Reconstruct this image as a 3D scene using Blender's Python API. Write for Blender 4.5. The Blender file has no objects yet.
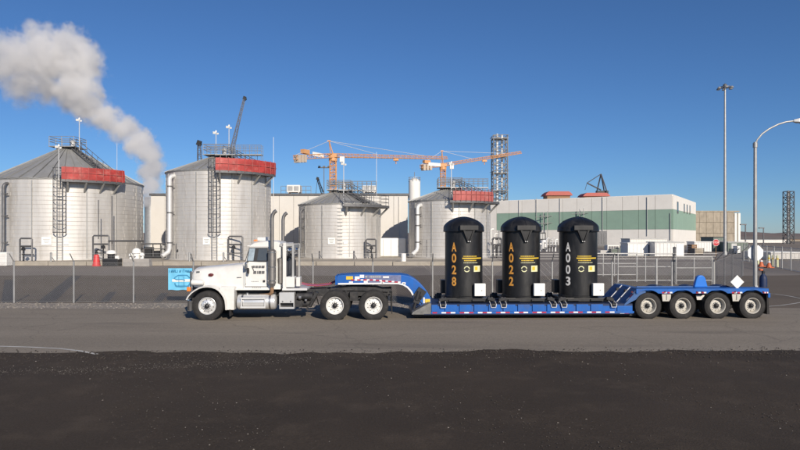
import bpy, bmesh, math, random
from mathutils import Vector, Matrix, Euler
random.seed(7)
R_ = math.radians
PI = math.pi
SC = bpy.context.scene
COL = SC.collection

# ------------------------------------------------------------------ camera, sky, sun, exposure
CAMH, F, HY = 2.93, 628.0, 236.0
cam_d = bpy.data.cameras.new('camera')
cam = bpy.data.objects.new('camera', cam_d); COL.objects.link(cam)
cam.location = (0, 0, CAMH); cam.rotation_euler = (R_(90), 0, 0)
cam_d.sensor_width = 36; cam_d.lens = 36 * F / 800
cam_d.shift_y = 11 / 800
cam_d.clip_start = 0.1; cam_d.clip_end = 30000
SC.camera = cam

SUN_AZ, SUN_EL = 22.0, 25.0            # degrees: to the right behind the camera, above the horizon
w = bpy.data.worlds.new('World'); SC.world = w; w.use_nodes = True
nt = w.node_tree
bg = nt.nodes['Background']
sky = nt.nodes.new('ShaderNodeTexSky'); sky.sky_type = 'NISHITA'; sky.sun_disc = False
sky.sun_elevation = R_(SUN_EL); sky.sun_rotation = R_(180 - SUN_AZ)
sky.altitude = 1200; sky.air_density = 1.0; sky.dust_density = 0.3; sky.ozone_density = 9.0
nt.links.new(sky.outputs[0], bg.inputs[0]); bg.inputs[1].default_value = 0.081
sd = bpy.data.lights.new('sun', 'SUN'); sd.energy = 4.5; sd.angle = R_(0.5); sd.color = (1.0, 0.90, 0.77)
sun = bpy.data.objects.new('sun', sd); COL.objects.link(sun)
S = Vector((math.sin(R_(SUN_AZ)) * math.cos(R_(SUN_EL)), -math.cos(R_(SUN_AZ)) * math.cos(R_(SUN_EL)), math.sin(R_(SUN_EL))))
sun.rotation_euler = S.to_track_quat('Z', 'Y').to_euler(); sun.location = (20, -20, 30)
SC.view_settings.view_transform = 'Standard'; SC.view_settings.look = 'None'
SC.view_settings.exposure = 0.15; SC.view_settings.gamma = 1
SC.cycles.use_denoising = True
SC.cycles.max_bounces = 8; SC.cycles.volume_bounces = 6; SC.cycles.volume_step_rate = 1.0; SC.cycles.volume_max_steps = 256
SC.cycles.transparent_max_bounces = 12

# ------------------------------------------------------------------ survey helpers
def gx(px, D): return (px - 400) / F * D                     # metres east of the camera of a sighting at distance D
def gz(py, D): return CAMH + (HY - py) / F * D               # height of a sighting at distance D
def sp(px, py, D): return Vector((gx(px, D), D, gz(py, D)))

# the truck and trailer stand on one axis turned 1.65 degrees from the picture plane
TA = R_(1.65); TC, TS = math.cos(TA), math.sin(TA)
TX, TY = gx(206.7, 21.6), 21.6
def U(px, v=0.0):
    k = (px - 400) / F
    return (k * (TY + v * TC) - TX + v * TS) / (TC - k * TS)
def Z(px, py, v=0.0):
    y = TY + U(px, v) * TS + v * TC
    return CAMH + (HY - py) * y / F

# ------------------------------------------------------------------ mesh helpers
class MB:
    def __init__(s): s.v = []; s.f = []
    def add(s, vs, fs):
        o = len(s.v); s.v += [tuple(p) for p in vs]; s.f += [tuple(i + o for i in f) for f in fs]; return s
    def box(s, x0, x1, y0, y1, z0, z1):
        return s.add([(x0,y0,z0),(x1,y0,z0),(x1,y1,z0),(x0,y1,z0),(x0,y0,z1),(x1,y0,z1),(x1,y1,z1),(x0,y1,z1)],
                     [(0,3,2,1),(4,5,6,7),(0,1,5,4),(1,2,6,5),(2,3,7,6),(3,0,4,7)])
    def obox(s, c, size, rot=(0,0,0)):
        m = Euler(rot).to_matrix(); hx, hy, hz = [q/2 for q in size]; c = Vector(c)
        vs = [c + m @ Vector((a*hx, b*hy, d*hz)) for d in (-1,1) for a, b in ((-1,-1),(1,-1),(1,1),(-1,1))]
        return s.add(vs, [(0,3,2,1),(4,5,6,7),(0,1,5,4),(1,2,6,5),(2,3,7,6),(3,0,4,7)])
    def cyl(s, p0, p1, r0, r1=None, n=10, caps=True):
        p0, p1 = Vector(p0), Vector(p1); r1 = r0 if r1 is None else r1
        d = (p1 - p0).normalized()
        a = d.orthogonal().normalized(); b = d.cross(a)
        vs = []
        for p, r in ((p0, r0), (p1, r1)):
            for i in range(n):
                t = 2*PI*i/n + PI/n
                vs.append(p + (a*math.cos(t) + b*math.sin(t))*r)
        fs = [(i, (i+1)%n, n+(i+1)%n, n+i) for i in range(n)]
        if caps: fs += [tuple(range(n-1,-1,-1)), tuple(range(n, 2*n))]
        return s.add(vs, fs)
    def bar(s, p0, p1, w): return s.cyl(p0, p1, w*0.7, n=4)
    def tube(s, pts, r, n=8):
        pts = [Vector(p) for p in pts]; vs = []; fs = []
        a = None
        for i, p in enumerate(pts):
            d = (pts[min(i+1, len(pts)-1)] - pts[max(i-1, 0)]).normalized()
            a = d.orthogonal().normalized() if a is None else (a - d*a.dot(d)).normalized()
            b = d.cross(a)
            for k in range(n):
                t = 2*PI*k/n
                vs.append(p + (a*math.cos(t) + b*math.sin(t))*r)
        for i in range(len(pts)-1):
            for k in range(n):
                fs.append((i*n+k, i*n+(k+1)%n, (i+1)*n+(k+1)%n, (i+1)*n+k))
        fs += [tuple(range(n-1,-1,-1)), tuple(range((len(pts)-1)*n, len(pts)*n))]
        return s.add(vs, fs)
    def lathe(s, prof, n=32, o=(0,0,0), axis='z', a0=0.0, a1=2*PI, caps=False):
        o = Vector(o); full = abs(a1 - a0 - 2*PI) < 1e-6; m = n if full else n+1; vs = []; fs = []
        for r, h in prof:
            for i in range(m):
                t = a0 + (a1-a0)*i/n
                c, q = r*math.cos(t), r*math.sin(t)
                vs.append(o + (Vector((c, q, h)) if axis == 'z' else Vector((c, h, q)) if axis == 'y' else Vector((h, c, q))))
        k = len(prof)
        for j in range(k-1):
            for i in range(n):
                i2 = (i+1) % m
                fs.append((j*m+i, j*m+i2, (j+1)*m+i2, (j+1)*m+i))
        if caps:
            fs += [tuple(range(m-1,-1,-1)), tuple(range((k-1)*m, k*m))]
        return s.add(vs, fs)
    def prism(s, out, y0, y1):                                  # outline in x-z, extruded along y
        n = len(out)
        vs = [(x, y0, z) for x, z in out] + [(x, y1, z) for x, z in out]
        fs = [(i, (i+1)%n, n+(i+1)%n, n+i) for i in range(n)] + [tuple(range(n-1,-1,-1)), tuple(range(n, 2*n))]
        return s.add(vs, fs)
    def loft(s, rings, caps=True):
        n = len(rings[0]); vs = [p for r in rings for p in r]; fs = []
        for j in range(len(rings)-1):
            for i in range(n):
                fs.append((j*n+i, j*n+(i+1)%n, (j+1)*n+(i+1)%n, (j+1)*n+i))
        if caps: fs += [tuple(range(n-1,-1,-1)), tuple(range((len(rings)-1)*n, len(rings)*n))]
        return s.add(vs, fs)
    def mesh(s, name, mat, smooth=None, fix=True):
        me = bpy.data.meshes.new(name); me.from_pydata(s.v, [], s.f); me.update()
        if fix:
            bm = bmesh.new(); bm.from_mesh(me); bmesh.ops.recalc_face_normals(bm, faces=bm.faces); bm.to_mesh(me); bm.free()
        if smooth:
            me.polygons.foreach_set('use_smooth', [True]*len(me.polygons)); me.set_sharp_from_angle(angle=R_(smooth))
        if mat: me.materials.append(mat)
        return me
    def build(s, name, mat, parent=None, smooth=None, bevel=0, loc=None, rot=None, fix=True):
        return put(name, s.mesh(name, mat, smooth, fix), parent, loc, rot, bevel)

def put(name, me, parent=None, loc=None, rot=None, bevel=0):
    o = bpy.data.objects.new(name, me); COL.objects.link(o)
    if parent: o.parent = parent
    if loc is not None: o.location = loc
    if rot is not None: o.rotation_euler = rot
    if bevel:
        b = o.modifiers.new('bevel', 'BEVEL'); b.width = bevel; b.segments = 2; b.limit_method = 'ANGLE'; b.angle_limit = R_(35)
        b.harden_normals = False
    return o
def tag(o, label=None, cat=None, group=None, kind=None):
    if label: o['label'] = label
    if cat: o['category'] = cat
    if group: o['group'] = group
    if kind: o['kind'] = kind
    return o
def thing(name, label, cat, loc=(0,0,0), rz=0.0, group=None):
    o = bpy.data.objects.new(name, None); COL.objects.link(o)
    o.location = loc; o.rotation_euler = (0,0,rz); o.empty_display_size = 0.3
    return tag(o, label, cat, group)
def copy_tree(o, parent=None):
    c = o.copy(); COL.objects.link(c)
    if parent: c.parent = parent
    for ch in [q for q in o.children]: copy_tree(ch, c)
    return c
def lattice(m, p0, p1, w, bays, t, up=Vector((0,0,1)), tri=False, w1=None):
    p0, p1 = Vector(p0), Vector(p1); d = (p1-p0).normalized()
    a = up.cross(d)
    a = Vector((1,0,0)) if a.length < 1e-3 else a.normalized()
    b = d.cross(a).normalized(); w1 = w if w1 is None else w1
    def ring(f):
        c = p0.lerp(p1, f); h = (w + (w1-w)*f)/2
        if tri: return [c - a*h - b*h*.8, c + a*h - b*h*.8, c + b*h]
        return [c - a*h - b*h, c + a*h - b*h, c + a*h + b*h, c - a*h + b*h]
    rs = [ring(i/bays) for i in range(bays+1)]; n = len(rs[0])
    for i in range(n): m.bar(rs[0][i], rs[-1][i], t)
    for i in range(bays):
        for k in range(n):
            k2 = (k+1) % n
            if i % 2: m.bar(rs[i][k], rs[i+1][k2], t*.6)
            else: m.bar(rs[i][k2], rs[i+1][k], t*.6)
            m.bar(rs[i+1][k], rs[i+1][k2], t*.55)
    return m

# ------------------------------------------------------------------ materials
def mat(name, col, rough=0.6, metal=0.0, var=0.15, scale=3.0, bump=0.0, bscale=40.0, stretch=(1,1,1), spec=0.5, coat=0.0, dirt=None, dirt_amt=0.5, dirt_scale=1.2):
    m = bpy.data.materials.new(name); m.use_nodes = True; t = m.node_tree; N = t.nodes; L = t.links
    b = N['Principled BSDF']; b.inputs['Roughness'].default_value = rough; b.inputs['Metallic'].default_value = metal
    b.inputs['Specular IOR Level'].default_value = spec; b.inputs['Coat Weight'].default_value = coat; b.inputs['Coat Roughness'].default_value = 0.08
    tc = N.new('ShaderNodeTexCoord'); mp = N.new('ShaderNodeMapping'); mp.inputs['Scale'].default_value = stretch
    L.new(tc.outputs['Object'], mp.inputs[0])
    oi = N.new('ShaderNodeObjectInfo'); om = N.new('ShaderNodeVectorMath'); om.operation = 'SCALE'; om.inputs[0].default_value = (37,53,29); L.new(oi.outputs['Random'], om.inputs['Scale']); L.new(om.outputs[0], mp.inputs['Location'])
    nz = N.new('ShaderNodeTexNoise'); nz.inputs['Scale'].default_value = scale; nz.inputs['Detail'].default_value = 6; nz.inputs['Roughness'].default_value = 0.65
    L.new(mp.outputs[0], nz.inputs['Vector'])
    rp = N.new('ShaderNodeValToRGB'); rp.color_ramp.elements[0].position = 0.3; rp.color_ramp.elements[1].position = 0.7
    rp.color_ramp.elements[0].color = tuple(c*(1-var) for c in col)+(1,); rp.color_ramp.elements[1].color = tuple(min(1,c*(1+var)) for c in col)+(1,)
    L.new(nz.outputs[0], rp.inputs[0]); out = rp.outputs[0]
    if dirt:
        n2 = N.new('ShaderNodeTexNoise'); n2.inputs['Scale'].default_value = dirt_scale; n2.inputs['Detail'].default_value = 8; n2.inputs['Roughness'].default_value = .7
        L.new(mp.outputs[0], n2.inputs['Vector'])
        r2 = N.new('ShaderNodeMapRange'); r2.inputs[1].default_value = .5; r2.inputs[2].default_value = .72; r2.inputs[3].default_value = 0; r2.inputs[4].default_value = dirt_amt
        L.new(n2.outputs[0], r2.inputs[0])
        mx = N.new('ShaderNodeMix'); mx.data_type = 'RGBA'; L.new(r2.outputs[0], mx.inputs[0]); L.new(out, mx.inputs[6]); mx.inputs[7].default_value = tuple(dirt)+(1,)
        out = mx.outputs[2]
    L.new(out, b.inputs['Base Color'])
    if bump:
        bn = N.new('ShaderNodeTexNoise'); bn.inputs['Scale'].default_value = bscale; bn.inputs['Detail'].default_value = 5
        L.new(mp.outputs[0], bn.inputs['Vector'])
        bp = N.new('ShaderNodeBump'); bp.inputs['Strength'].default_value = bump; bp.inputs['Distance'].default_value = 0.03
        L.new(bn.outputs[0], bp.inputs['Height']); L.new(bp.outputs[0], b.inputs['Normal'])
    return m

def ground_mat(name, col, col2, col3=None, streak=(1,1,1), big=0.12, fine=25.0, speck=None, bump=0.6):
    m = bpy.data.materials.new(name); m.use_nodes = True; t = m.node_tree; N = t.nodes; L = t.links
    b = N['Principled BSDF']; b.inputs['Roughness'].default_value = 0.92; b.inputs['Specular IOR Level'].default_value = 0.25
    tc = N.new('ShaderNodeTexCoord'); mp = N.new('ShaderNodeMapping'); mp.inputs['Scale'].default_value = streak
    L.new(tc.outputs['Object'], mp.inputs[0])
    def noise(sc, det, src, ro=.6):
        n = N.new('ShaderNodeTexNoise'); n.inputs['Scale'].default_value = sc; n.inputs['Detail'].default_value = det; n.inputs['Roughness'].default_value = ro
        L.new(src, n.inputs['Vector']); return n.outputs[0]
    def mix(f, a, bb):
        x = N.new('ShaderNodeMix'); x.data_type = 'RGBA'; L.new(f, x.inputs[0])
        for s, v in ((6, a), (7, bb)):
            if isinstance(v, tuple): x.inputs[s].default_value = v + (1,)
            else: L.new(v, x.inputs[s])
        return x.outputs[2]
    def rng(src, lo, hi, o0=0.0, o1=1.0):
        x = N.new('ShaderNodeMapRange'); x.inputs[1].default_value = lo; x.inputs[2].default_value = hi; x.inputs[3].default_value = o0; x.inputs[4].default_value = o1
        L.new(src, x.inputs[0]); return x.outputs[0]
    c = mix(rng(noise(big, 5, mp.outputs[0]), .35, .65), col, col2)
    if col3: c = mix(rng(noise(big*4, 6, mp.outputs[0], .7), .52, .75, 0, .7), c, col3)
    fn = noise(fine, 4, tc.outputs['Object'], .7)
    c2 = N.new('ShaderNodeMix'); c2.data_type = 'RGBA'; c2.blend_type = 'MULTIPLY'; c2.inputs[0].default_value = 1
    g = N.new('ShaderNodeCombineColor'); v = rng(fn, .3, .7, .72, 1.28)
    for i in range(3): L.new(v, g.inputs[i])
    L.new(c, c2.inputs[6]); L.new(g.outputs[0], c2.inputs[7]); c = c2.outputs[2]
    if speck:
        vo = N.new('ShaderNodeTexVoronoi'); vo.inputs['Scale'].default_value = 14; L.new(tc.outputs['Object'], vo.inputs['Vector'])
        c = mix(rng(vo.outputs['Distance'], .06, .12, .55, 0), c, speck)
    L.new(c, b.inputs['Base Color'])
    bp = N.new('ShaderNodeBump'); bp.inputs['Strength'].default_value = bump; bp.inputs['Distance'].default_value = 0.02
    L.new(fn, bp.inputs['Height']); L.new(bp.outputs[0], b.inputs['Normal'])
    return m

M = {}
M['white'] = mat('white_paint', (.72,.71,.68), .35, var=.05, coat=.4, dirt=(.50,.46,.40), dirt_amt=.35, dirt_scale=1.6)
M['white_flat'] = mat('white_matt', (.78,.77,.73), .7, var=.06)
M['black'] = mat('black_plastic', (.018,.018,.02), .5, var=.3)
M['chassis'] = mat('chassis_black', (.022,.022,.024), .65, var=.5, scale=8, dirt=(.09,.08,.07), dirt_amt=.5, dirt_scale=4)
M['rubber'] = mat('tyre_rubber', (.022,.021,.021), .85, var=.25, scale=6, dirt=(.1,.09,.08), dirt_amt=.35, dirt_scale=5)
M['rimwhite'] = mat('rim_white', (.72,.71,.68), .45, var=.06, dirt=(.3,.27,.24), dirt_amt=.4, dirt_scale=9)
M['rimcream'] = mat('rim_dull_cream', (.52,.50,.45), .5, var=.12, dirt=(.2,.16,.12), dirt_amt=.65, dirt_scale=6)
M['chrome'] = mat('polished_metal', (.74,.74,.74), .16, 1.0, var=.05)
M['worn_print'] = mat('worn_print', (.14,.16,.28), .6, var=.3, scale=6)
M['alu'] = mat('bright_aluminium', (.78,.78,.77), .3, .55, var=.05)
M['soot'] = mat('sooty_steel', (.26,.245,.23), .45, .7, var=.2, scale=4)
M['steel'] = mat('brushed_steel', (.42,.42,.42), .38, 1.0, var=.12, scale=6)
M['glass'] = mat('dark_glass', (.07,.08,.085), .06, var=.1, spec=.8)
M['glass_pale'] = mat('sky_reflecting_glass', (.34,.41,.45), .08, var=.25, scale=5, spec=.8)  # vent pane's sky reflection put into the base colour; lenses share it
M['amber'] = mat('amber_lens', (.75,.22,.04), .3)
M['redlens'] = mat('red_lens', (.12,.02,.02), .3)
M['blue'] = mat('trailer_blue', (.006,.105,.41), .5, var=.12, scale=4, spec=.35, dirt=(.06,.085,.17), dirt_amt=.6, dirt_scale=2.2, stretch=(1,1,.6), bump=.05, bscale=6)
M['blue_dull'] = mat('worn_blue', (.03,.095,.26), .6, var=.25, scale=5, dirt=(.12,.15,.22), dirt_amt=.5)
M['navy'] = mat('navy_blue', (.008,.022,.075), .6, var=.2)
M['blue_bright'] = mat('bright_blue', (.008,.16,.58), .45, var=.06)
M['deckgrey'] = mat('worn_deck_grey', (.17,.17,.165), .6, .3, var=.3, scale=6)
M['tapewhite'] = mat('reflective_white', (.75,.75,.75), .4, var=.05)
M['tapered'] = mat('reflective_red', (.42,.015,.04), .4, var=.1)
M['yellow'] = mat('yellow_label', (.70,.48,.04), .5, var=.06)
M['yellowpale'] = mat('pale_yellow_label', (.70,.70,.42), .5, var=.04)
M['canblack'] = mat('container_black', (.011,.011,.012), .42, var=.3, scale=3, bump=.08, bscale=7, stretch=(1,1,.3), dirt=(.05,.048,.045), dirt_amt=.55, dirt_scale=3)
M['orange_letter'] = mat('orange_letter', (.68,.32,.06), .55, var=.06)
M['white_letter'] = mat('white_letter', (.75,.74,.72), .55, var=.04)
M['tank'] = mat('tank_sheet', (.61,.59,.56), .5, .42, var=.10, scale=.9, stretch=(1,1,.15), dirt=(.36,.32,.27), dirt_amt=.55, dirt_scale=1.1)
M['tankroof'] = mat('tank_roof_sheet', (.36,.36,.35), .55, .4, var=.12, scale=.8, dirt=(.30,.27,.22), dirt_amt=.4, dirt_scale=.5)
M['galv'] = mat('galvanised', (.40,.40,.39), .5, .5, var=.15)
M['galvdark'] = mat('dark_galvanised', (.14,.14,.145), .55, .4, var=.2)
M['palepipe'] = mat('pale_pipe', (.62,.62,.61), .45, .2, var=.06)
M['redtarp'] = mat('red_tarp', (.36,.04,.035), .6, var=.35, scale=1.2, dirt=(.55,.24,.2), dirt_amt=.6, dirt_scale=1.3, bump=.3, bscale=3)
M['pinktarp'] = mat('faded_red_tarp', (.40,.10,.09), .65, var=.2, scale=1.2, dirt=(.5,.28,.25), dirt_amt=.5, dirt_scale=1.4)
M['concrete'] = mat('concrete', (.36,.32,.26), .85, var=.15, scale=1.5, bump=.2, bscale=12)
M['greyconc'] = mat('grey_concrete', (.33,.31,.29), .85, var=.15, scale=2, bump=.2, bscale=15)
M['beige'] = mat('beige_siding', (.64,.615,.57), .75, var=.04, scale=.4, dirt=(.5,.45,.38), dirt_amt=.2, dirt_scale=.3)
M['offwhite'] = mat('offwhite_siding', (.76,.735,.685), .75, var=.04, scale=.4, dirt=(.52,.48,.42), dirt_amt=.2, dirt_scale=.3)
M['green'] = mat('green_siding', (.25,.365,.295), .75, var=.05, scale=.4, dirt=(.27,.44,.33), dirt_amt=.3, dirt_scale=.4)
M['tanconc'] = mat('tan_concrete', (.33,.285,.225), .9, var=.22, scale=.8, stretch=(1,1,.5), bump=.3, bscale=4, dirt=(.24,.20,.15), dirt_amt=.6, dirt_scale=.6)
M['crane'] = mat('crane_orange', (.62,.32,.14), .5, var=.1)
M['cranegrey'] = mat('crane_grey_blue', (.16,.19,.25), .6, var=.1)
M['craneweight'] = mat('counterweight', (.5,.42,.34), .8, var=.1)
M['redroof'] = mat('red_roof', (.38,.09,.07), .6, var=.1)
M['cone'] = mat('cone_orange', (.55,.13,.045), .5, var=.08)
M['redpost'] = mat('red_cover', (.62,.05,.05), .5, var=.1)
M['shedgreen'] = mat('grey_green_shed', (.16,.19,.16), .7, var=.15)
M['wood'] = mat('brown_timber', (.26,.15,.08), .8, var=.25, scale=5)
M['banner'] = mat('cyan_banner', (.16,.52,.76), .6, var=.12, scale=2)
M['bannerdark'] = mat('banner_print', (.05,.26,.46), .6, var=.1)
M['redhose'] = mat('red_hose', (.35,.05,.05), .5)
M['bluehose'] = mat('blue_hose', (.04,.08,.3), .5)
M['stopred'] = mat('sign_red', (.50,.02,.03), .45, var=.05)
M['signback'] = mat('sign_back_aluminium', (.80,.80,.79), .5, .1, var=.05)
M['stone'] = mat('pale_stone', (.19,.17,.148), .9, var=.3, scale=.35)
M['chipstone'] = mat('dark_chip_stone', (.055,.046,.039), .9, var=.25, scale=.8)
M['vergestone'] = mat('verge_stone', (.25,.225,.195), .9, var=.5, scale=4)
M['hill'] = mat('dry_hill', (.16,.125,.11), .95, var=.2, scale=.004)
M['line'] = mat('road_paint', (.46,.45,.42), .8, var=.3, scale=2)
M['tar'] = mat('tar_streak', (.055,.05,.047), .8, var=.2)
M['hedge'] = mat('brown_scrub', (.10,.08,.05), .9, var=.3)

# ------------------------------------------------------------------ ground, road, verge
g_base = ground_mat('dry_ground', (.20,.17,.14), (.24,.20,.16), (.15,.13,.11), big=.02, fine=3)
g_lot = ground_mat('dark_asphalt', (.132,.107,.083), (.154,.126,.098), (.116,.094,.074), big=.18, fine=18, speck=(.2,.19,.18))
g_yard = ground_mat('pale_asphalt', (.20,.175,.153), (.235,.207,.18), (.17,.15,.132), big=.1, fine=14)
def add_wear(m, crack=(.07,.06,.052), smear=(.13,.113,.096)):
    t = m.node_tree; N = t.nodes; L = t.links; b = N['Principled BSDF']; src = b.inputs['Base Color'].links[0].from_socket
    tc = N.new('ShaderNodeTexCoord'); mp = N.new('ShaderNodeMapping'); mp.inputs['Scale'].default_value = (.16,.9,1); mp.inputs['Rotation'].default_value = (0,0,.10); L.new(tc.outputs['Object'], mp.inputs[0])
    n1 = N.new('ShaderNodeTexNoise'); n1.inputs['Scale'].default_value = .9; n1.inputs['Detail'].default_value = 5; n1.inputs['Distortion'].default_value = .6; L.new(mp.outputs[0], n1.inputs['Vector'])
    r1 = N.new('ShaderNodeMapRange'); r1.inputs[1].default_value = .56; r1.inputs[2].default_value = .74; r1.inputs[3].default_value = 0; r1.inputs[4].default_value = .55; L.new(n1.outputs[0], r1.inputs[0])
    x1 = N.new('ShaderNodeMix'); x1.data_type = 'RGBA'; L.new(r1.outputs[0], x1.inputs[0]); L.new(src, x1.inputs[6]); x1.inputs[7].default_value = smear+(1,)
    wn = N.new('ShaderNodeTexNoise'); wn.inputs['Scale'].default_value = .8; wn.inputs['Detail'].default_value = 4; L.new(tc.outputs['Object'], wn.inputs['Vector'])
    wv = N.new('ShaderNodeVectorMath'); wv.operation = 'MULTIPLY_ADD'; wv.inputs[1].default_value = (1.4,1.4,0); L.new(wn.outputs['Color'], wv.inputs[0]); L.new(tc.outputs['Object'], wv.inputs[2])
    vo = N.new('ShaderNodeTexVoronoi'); vo.feature = 'DISTANCE_TO_EDGE'; vo.inputs['Scale'].default_value = .17; L.new(wv.outputs[0], vo.inputs['Vector'])
    r2 = N.new('ShaderNodeMapRange'); r2.inputs[1].default_value = .002; r2.inputs[2].default_value = .006; r2.inputs[3].default_value = .22; r2.inputs[4].default_value = 0; L.new(vo.outputs[0], r2.inputs[0])
    x2 = N.new('ShaderNodeMix'); x2.data_type = 'RGBA'; L.new(r2.outputs[0], x2.inputs[0]); L.new(x1.outputs[2], x2.inputs[6]); x2.inputs[7].default_value = crack+(1,)
    L.new(x2.outputs[2], b.inputs['Base Color'])
g_road = ground_mat('road_asphalt', (.226,.195,.157), (.28,.243,.196), (.182,.156,.126), streak=(.07,1.1,1), big=.45, fine=28)
g_verge = ground_mat('grey_gravel', (.23,.205,.178), (.30,.268,.232), (.17,.15,.13), big=.9, fine=9, speck=(.3,.28,.26), bump=1)
g_fore = ground_mat('black_gravel', (.042,.0315,.0225), (.058,.043,.030), (.086,.065,.046), big=.22, fine=30, speck=(.10,.09,.08), bump=.55)
add_wear(g_road); add_wear(g_lot, (.06,.052,.046), (.085,.073,.064))
def sheet(name, pts, z, m):
    b = MB(); b.add([(x, y, z) for x, y in pts], [tuple(range(len(pts)))])
    return tag(b.build(name, m, fix=False), kind='structure')
sheet('ground', [(-4000,-600),(4000,-600),(4000,9000),(-4000,9000)], 0, g_base)
sheet('paved_yard', [(-140,44),(160,44),(160,150),(-140,150)], .004, g_yard)
edge = [(-70 + i*2.0, 46.5 + .35*math.sin(i*.9) + random.uniform(-.15,.15)) for i in range(76)]
sheet('asphalt_lot', [(-70,20),(80,20)] + [(x, y) for x, y in reversed(edge)], .008, g_lot)
vx1 = gx(716, 26)
vt = [(x, 27.45 + random.uniform(-.12,.12)) for x in [vx1 - i*1.1 for i in range(50)]]
vb = [(x, 24.9 + random.uniform(-.16,.16) + .15*math.sin(x*.7)) for x in [vx1 - 49*1.1 + i*1.1 for i in range(50)]]
sheet('gravel_verge', vb + vt, .012, g_verge)
rb = [(-70 + i*1.5, 14.0) for i in range(101)]
rt = [(80 - i*1.0, 25.3 + .12*math.sin(i*.8) + random.uniform(-.07,.07)) for i in range(151)]
sheet('road', rb + rt, .016, g_road)
# dark gravel shoulder in front: a gently uneven grid whose far edge breaks up over the road
b = MB(); NX, NY = 150, 50
rr = random.Random(3)
en = [0.0]
for i in range(NX+1): en.append(en[-1]*.7 + rr.uniform(-.10,.10))
for j in range(NY+1):
    for i in range(NX+1):
        x = -24 + 48*i/NX
        ye = 15.55 + .022*(x+10) + en[i]*1.6 + .14*math.sin(x*.45)
        f = j/NY
        y = -6 + (ye+6)*f
        e = min(1, (ye - y)/3.5)
        z = .018 + .035*e + .012*math.sin(x*1.3+y*.9)*e + rr.uniform(-.008,.008)*e
        b.v.append((x, y, z))
for j in range(NY):
    for i in range(NX):
        a = j*(NX+1)+i; b.f.append((a, a+1, a+NX+2, a+NX+1))
tag(b.build('gravel_shoulder', g_fore, smooth=60, fix=False), kind='structure')
# stones lying about in it: nobody could count them
def stones(name, n, area, smin, smax, m, seed, power=3.0, zoff=.05):
    q = random.Random(seed); b = MB()
    for _ in range(n):
        x, y = area(q)
        s = smin + (smax-smin)*q.random()**power
        c = Vector((x, y, zoff + s*.1)); a = q.random()*6.28
        p = []
        for k in range(4):
            t = a + k*PI/2 + q.uniform(-.4,.4); p.append(c + Vector((math.cos(t)*s*q.uniform(.7,1.2), math.sin(t)*s*q.uniform(.7,1.2), q.uniform(-.1,.2)*s)))
        p += [c + Vector((q.uniform(-.3,.3)*s, q.uniform(-.3,.3)*s, s*.7)), c - Vector((0,0,s*.5))]
        b.add(p, [(0,1,4),(1,2,4),(2,3,4),(3,0,4),(1,0,5),(2,1,5),(3,2,5),(0,3,5)])
    return tag(b.build(name, m, fix=False), kind='stuff')
def near_area(q):
    y = 7.5 + 8.0*q.random()
    return (q.uniform(-.72,.72)*y*1.0, y)
def edge_area(q):
    x = q.uniform(-12,12); return (x, 15.45 + .022*(x+10) - (abs(q.gauss(0,.6)) if q.random() < .7 else -abs(q.gauss(0,.25))))
def left_area(q):
    x = -9.6 + 7.5*q.random()**1.5; return (x, 12.9 + .26*(x+9) + q.gauss(0,.28))
def verge_area(q):
    return (q.uniform(-19.5, vx1), q.uniform(25.15, 27.4))
stones('pale_pebbles', 900, near_area, .004, .020, M['stone'], 5, 4)
stones('dark_chippings', 9000, near_area, .005, .017, M['chipstone'], 6, 3)
stones('edge_chippings', 3500, edge_area, .006, .03, M['chipstone'], 8, 3, .03)
stones('edge_pebbles', 260, edge_area, .005, .018, M['stone'], 9, 3, .035)
stones('swept_chippings', 2200, left_area, .004, .013, M['stone'], 10, 3, .05)
stones('verge_stones', 6000, verge_area, .010, .05, M['vergestone'], 12, 3, .01)
# painted lines and dark slanting streaks on the lot
def ribbon(name, pts, wd, z, m):
    b = MB(); L = []
    for i, p in enumerate(pts):
        d = Vector(pts[min(i+1,len(pts)-1)]) - Vector(pts[max(i-1,0)]); nrm = Vector((-d.y, d.x)).normalized()*wd/2
        L.append((p[0]+nrm.x, p[1]+nrm.y, z)); L.append((p[0]-nrm.x, p[1]-nrm.y, z))
    b.add(L, [(2*i, 2*i+1, 2*i+3, 2*i+2) for i in range(len(pts)-1)])
    return tag(b.build(name, m, fix=False), kind='structure')
def gp(px, py): D = CAMH*F/(py-HY); return (gx(px, D), D)
ribbon('painted_line', [gp(px, py) for px, py in ((-30,346.6),(0,347),(30,347.8),(60,349.3),(80,351.6),(97,355))], .10, .0205, M['line'])
ribbon('painted_line', [gp(px, py) for px, py in ((762,293.6),(775,294.3),(790,296.6),(806,300),(830,305))], .09, .0205, M['line'])
ribbon('painted_line', [gp(px, py) for px, py in ((766,307),(780,306),(794,304),(808,301.5))], .09, .0205, M['line'])
for pts, wd in ((((45.4,303),(60,290),(76,276)), .7), (((104,302.5),(113,292)), .35), (((157,302.5),(165,293)), .35), (((8,303),(9,280)), .5)):
    ribbon('tar_seam', [gp(*p) for p in pts], wd, .0125, M['tar'])
# hills along the horizon
b = MB(); n = 160; q = random.Random(2); hh = 0
for i in range(n+1):
    x = -3600 + 7200*i/n; hh = hh*.8 + q.uniform(-5,5)
    top = 12 + 7*math.sin(i*.11) + hh
    b.v += [(x, 3900, -1), (x, 4000, max(3, top*.7)), (x, 4300, max(6, top + 9))]
for i in range(n):
    for k in range(2):
        a = i*3+k; b.f.append((a, a+3, a+4, a+1))
tag(b.build('hills', M['hill'], smooth=60, fix=False), kind='structure')

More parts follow.
